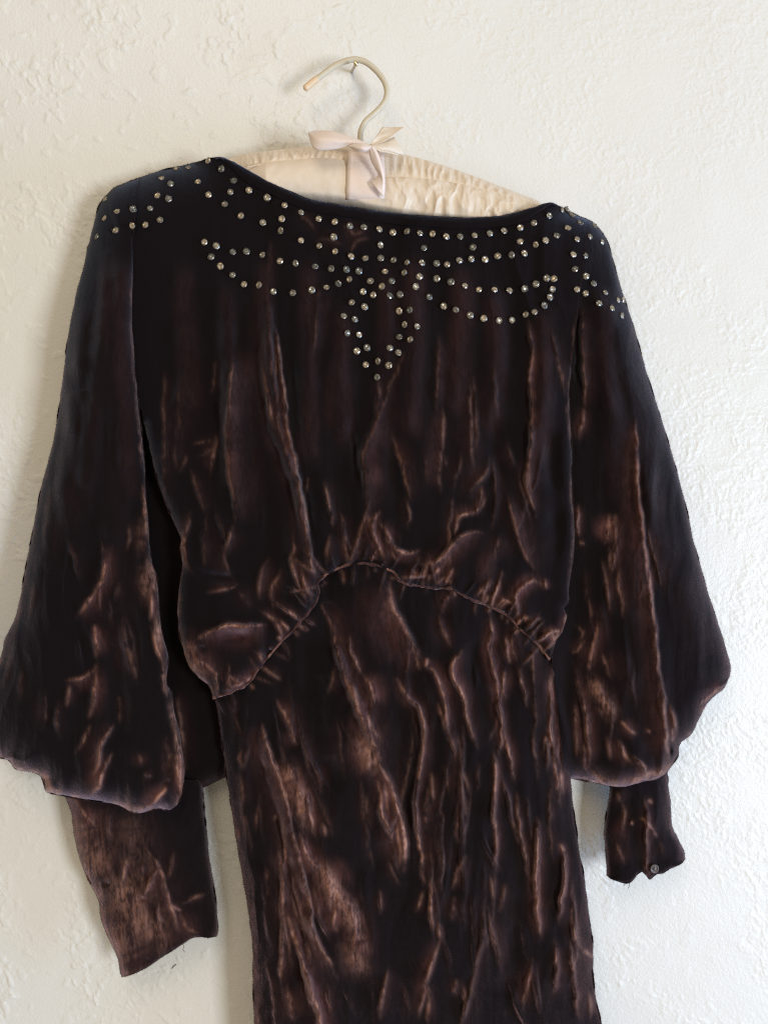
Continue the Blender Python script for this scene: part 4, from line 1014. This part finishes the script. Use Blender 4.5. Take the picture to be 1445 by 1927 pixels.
cuff_r, cr_f = cloth('cuff', [(1132, 1462), (1190, 1452), (1252, 1440)], cr_bot, cr_left, cr_right, lambda x, y: 0.034 + 0 * x,
                     [(cr_left, 30, 0.014), (cr_right, 30, 0.015), (cr_bot, 6, 0.002)], cr_ridges, dress, step=2.2, foldx=40, foldy=120, famp=2.0, seed=47)
cuff_r['label'] = 'narrow open cuff with one small button at the lower right'

# button on the right cuff
def lathe_mesh(name, prof, n, mats, rings_mat, smooth_=False, twist=0.0):
    V = []; F = []; mi = []
    for i, (r, z) in enumerate(prof):
        for k in range(n):
            th = 2 * math.pi * (k + (0.5 * i if twist else 0)) / n
            V.append((r * math.cos(th), r * math.sin(th), z))
    for i in range(len(prof) - 1):
        for k in range(n):
            a, b = i * n + k, i * n + (k + 1) % n
            c, d = (i + 1) * n + (k + 1) % n, (i + 1) * n + k
            if twist:
                F += [(a, b, d), (b, c, d)]; mi += [rings_mat[i]] * 2
            else:
                F.append((a, b, c, d)); mi.append(rings_mat[i])
    F.append(tuple((len(prof) - 1) * n + k for k in range(n))); mi.append(rings_mat[-1])
    return V, F, mi

def frame(px, py, h, gx, gy):
    """matrix with local +Z along the cloth normal (towards the viewer)"""
    p0 = PV(px, py, h); px_ = PV(px + 1, py, h + gx) - p0; py_ = PV(px, py - 1, h - gy) - p0
    n = px_.cross(py_).normalized()
    if n.y > 0: n = -n
    X = px_.normalized(); Y = n.cross(X)
    return Matrix(((X.x, Y.x, n.x, p0.x), (X.y, Y.y, n.y, p0.y), (X.z, Y.z, n.z, p0.z), (0, 0, 0, 1)))

def place(o, mtx, parent):
    o.parent = parent
    o.matrix_parent_inverse = parent.matrix_world.inverted()
    o.matrix_world = mtx

bpy.context.view_layer.update()
h_, gx_, gy_ = near(cr_f, 1229.6, 1633.7)
V, F, mi = lathe_mesh('button', [(0.0024, 0), (0.0036, 0.0006), (0.0037, 0.0014), (0.0030, 0.0019), (0.0024, 0.0012), (0.0014, 0.0011), (0.0010, 0.0018), (0.0004, 0.0022)], 20, None, [0, 0, 0, 0, 0, 0, 0, 1], True)
bt = mesh_obj('button', V, F, [M_lining, M_setting], None, True)
for p_, m_ in zip(bt.data.polygons, mi): p_.material_index = m_
place(bt, frame(1229.6, 1633.7, h_ + 0.0012, gx_ * 0.5, gy_ * 0.5), cuff_r)

# ------------------------------------------------------------------ rhinestones
z2 = [(686, 64), (579, 101), (515, 107), (438, 158), (486, 188), (757, 108), (631, 177), (822, 170), (804, 231), (688, 246), (903, 222), (774, 296), (1000, 261), (1093, 302), (860, 358), (416, 251),
      (475, 268), (377, 319), (286, 323), (201, 335), (135, 371), (430, 380), (352, 407), (282, 411), (194, 436), (93, 468), (138, 270), (977, 394), (1078, 374), (1072, 437), (1181, 339), (1274, 374),
      (1180, 489), (1277, 518), (666, 498), (729, 518), (817, 550), (890, 548), (975, 566), (1068, 599), (1151, 611), (1256, 628), (702, 577), (751, 626), (816, 673), (877, 723), (956, 727), (1033, 761),
      (1136, 769), (1237, 753)]
z3 = [(72, 139), (140, 157), (204, 163), (274, 172), (335, 187), (399, 182), (458, 190), (514, 193), (577, 205), (640, 205), (705, 200), (774, 191), (838, 179), (911, 165), (973, 144), (1042, 111), (1101, 86),
      (1122, 83), (1145, 108), (1183, 144), (1247, 158), (67, 208), (279, 244), (476, 257), (697, 254), (911, 228), (981, 242), (1026, 223), (1076, 201), (1127, 167), (1169, 218), (1227, 206), (1282, 230),
      (74, 273), (146, 295), (211, 304), (280, 303), (338, 312), (399, 323), (467, 324), (533, 327), (580, 332), (636, 313), (690, 307), (752, 309), (809, 294), (872, 289), (930, 281), (1152, 287), (1206, 292),
      (1159, 353), (1208, 385), (1244, 418), (1168, 445), (1206, 463), (1297, 459), (1268, 508), (1327, 530), (1354, 494), (1377, 493), (1372, 564), (1031, 394), (1063, 397), (1057, 444), (1046, 480), (1021, 517),
      (976, 547), (936, 559), (874, 584), (815, 586), (746, 576), (685, 562), (620, 537), (565, 521), (500, 479), (438, 432), (56, 351), (125, 354), (181, 362), (138, 399), (88, 419), (34, 436), (233, 407),
      (285, 431), (299, 364), (330, 407), (386, 369), (455, 387), (533, 396), (598, 411), (661, 428), (724, 446), (795, 446), (863, 450), (931, 442), (982, 421), (200, 455), (246, 470), (322, 473), (367, 468),
      (149, 504), (207, 524), (113, 565), (163, 580), (129, 643), (182, 650), (172, 724), (218, 709), (212, 786), (268, 770), (316, 789), (263, 843), (363, 543), (411, 538), (388, 604), (445, 612), (364, 660),
      (413, 672), (321, 710), (360, 731)]
stones = [(150 + a / 2.8333, 280 + b / 2.8333) for a, b in z2] + [(600 + a / 2.4083, 360 + b / 2.4083) for a, b in z3]

def stone_mesh():
    R = 0.00262
    prof = [(R * 0.98, -0.0008), (R * 1.08, 0.0003), (R * 0.98, 0.0006), (R * 0.64, 0.0011), (R * 0.28, 0.0008)]
    V, F, mi = lathe_mesh('s', prof, 8, None, [1, 1, 0, 0, 0], twist=1)
    # four prongs folded over the girdle
    for k in range(4):
        th = math.pi / 4 + k * math.pi / 2
        ca, sa = math.cos(th), math.sin(th)
        b0 = len(V)
        for r, z in ((1.14, 0.0), (1.08, 0.0012), (0.78, 0.00185)):
            for w in (-0.17, 0.17):
                V.append((R * (r * ca - w * sa), R * (r * sa + w * ca), z))
        F += [(b0, b0 + 1, b0 + 3, b0 + 2), (b0 + 2, b0 + 3, b0 + 5, b0 + 4)]; mi += [1, 1]
    return V, F, mi
V, F, mi = stone_mesh()
st0 = mesh_obj('rhinestone', V, F, [M_stone, M_setting], None, False)
for p_, m_ in zip(st0.data.polygons, mi): p_.material_index = m_
first = True
for i, (a, b) in enumerate(stones):
    # which garment piece is on top here
    inside_l = a < np.interp(b, [335, 390, 449, 492], [262, 256, 253, 252])
    xr = np.interp(b, [415, 500, 590, 690], [1108, 1096, 1084, 1075])
    if inside_l: fld, par = sl_f, sleeve_l
    elif a > xr: fld, par = sr_f, sleeve_r
    else: fld, par = bd_f, bodice
    h_, gx_, gy_ = near(fld, a, b, 9)
    if par is bodice and 8 < b - np.interp(a, E[:, 0], E[:, 1]) < 26: h_ += 0.0008
    g = math.hypot(gx_, gy_) / PX
    lim = 1.6
    if g > lim: gx_ *= lim / g; gy_ *= lim / g
    if first: o = st0; first = False
    else:
        o = st0.copy(); col.objects.link(o)
    mt = frame(a, b, h_ + 0.0007, gx_ + random.gauss(0, 0.2) * PX, gy_ + random.gauss(0, 0.2) * PX)
    s_ = random.uniform(0.9, 1.05)
    mt = mt @ Matrix.Rotation(random.uniform(0, 6.28), 4, 'Z') @ Matrix.Scale(s_, 4)
    place(o, mt, par)

# ------------------------------------------------------------------ loose threads
tube('loose_thread', [(343, 1774, 0.034), (346, 1781, 0.034), (345, 1787, 0.033), (348, 1792, 0.033)], 0.00022, M_velvet, cuff_l, 6, attr={'crush_highlight': 0.1})
tube('loose_thread', [(1182, 1658, 0.033), (1184, 1666, 0.033), (1181, 1672, 0.032)], 0.00018, M_velvet, cuff_r, 6, attr={'crush_highlight': 0.1})
tube('loose_thread', [(1176, 1660, 0.033), (1173, 1668, 0.032)], 0.00018, M_velvet, cuff_r, 6, attr={'crush_highlight': 0.1})
fib = empty('stray_fibre', PV(328, 1819, 0.0005), 'tiny dark fibre stuck to the wall below the mottled left cuff', 'fibre')
tube('strand', [(324, 1823, 0.0006), (328, 1818, 0.001), (332, 1815, 0.0006)], 0.00025, M_velvet, fib, 6, attr={'crush_highlight': 0.0})
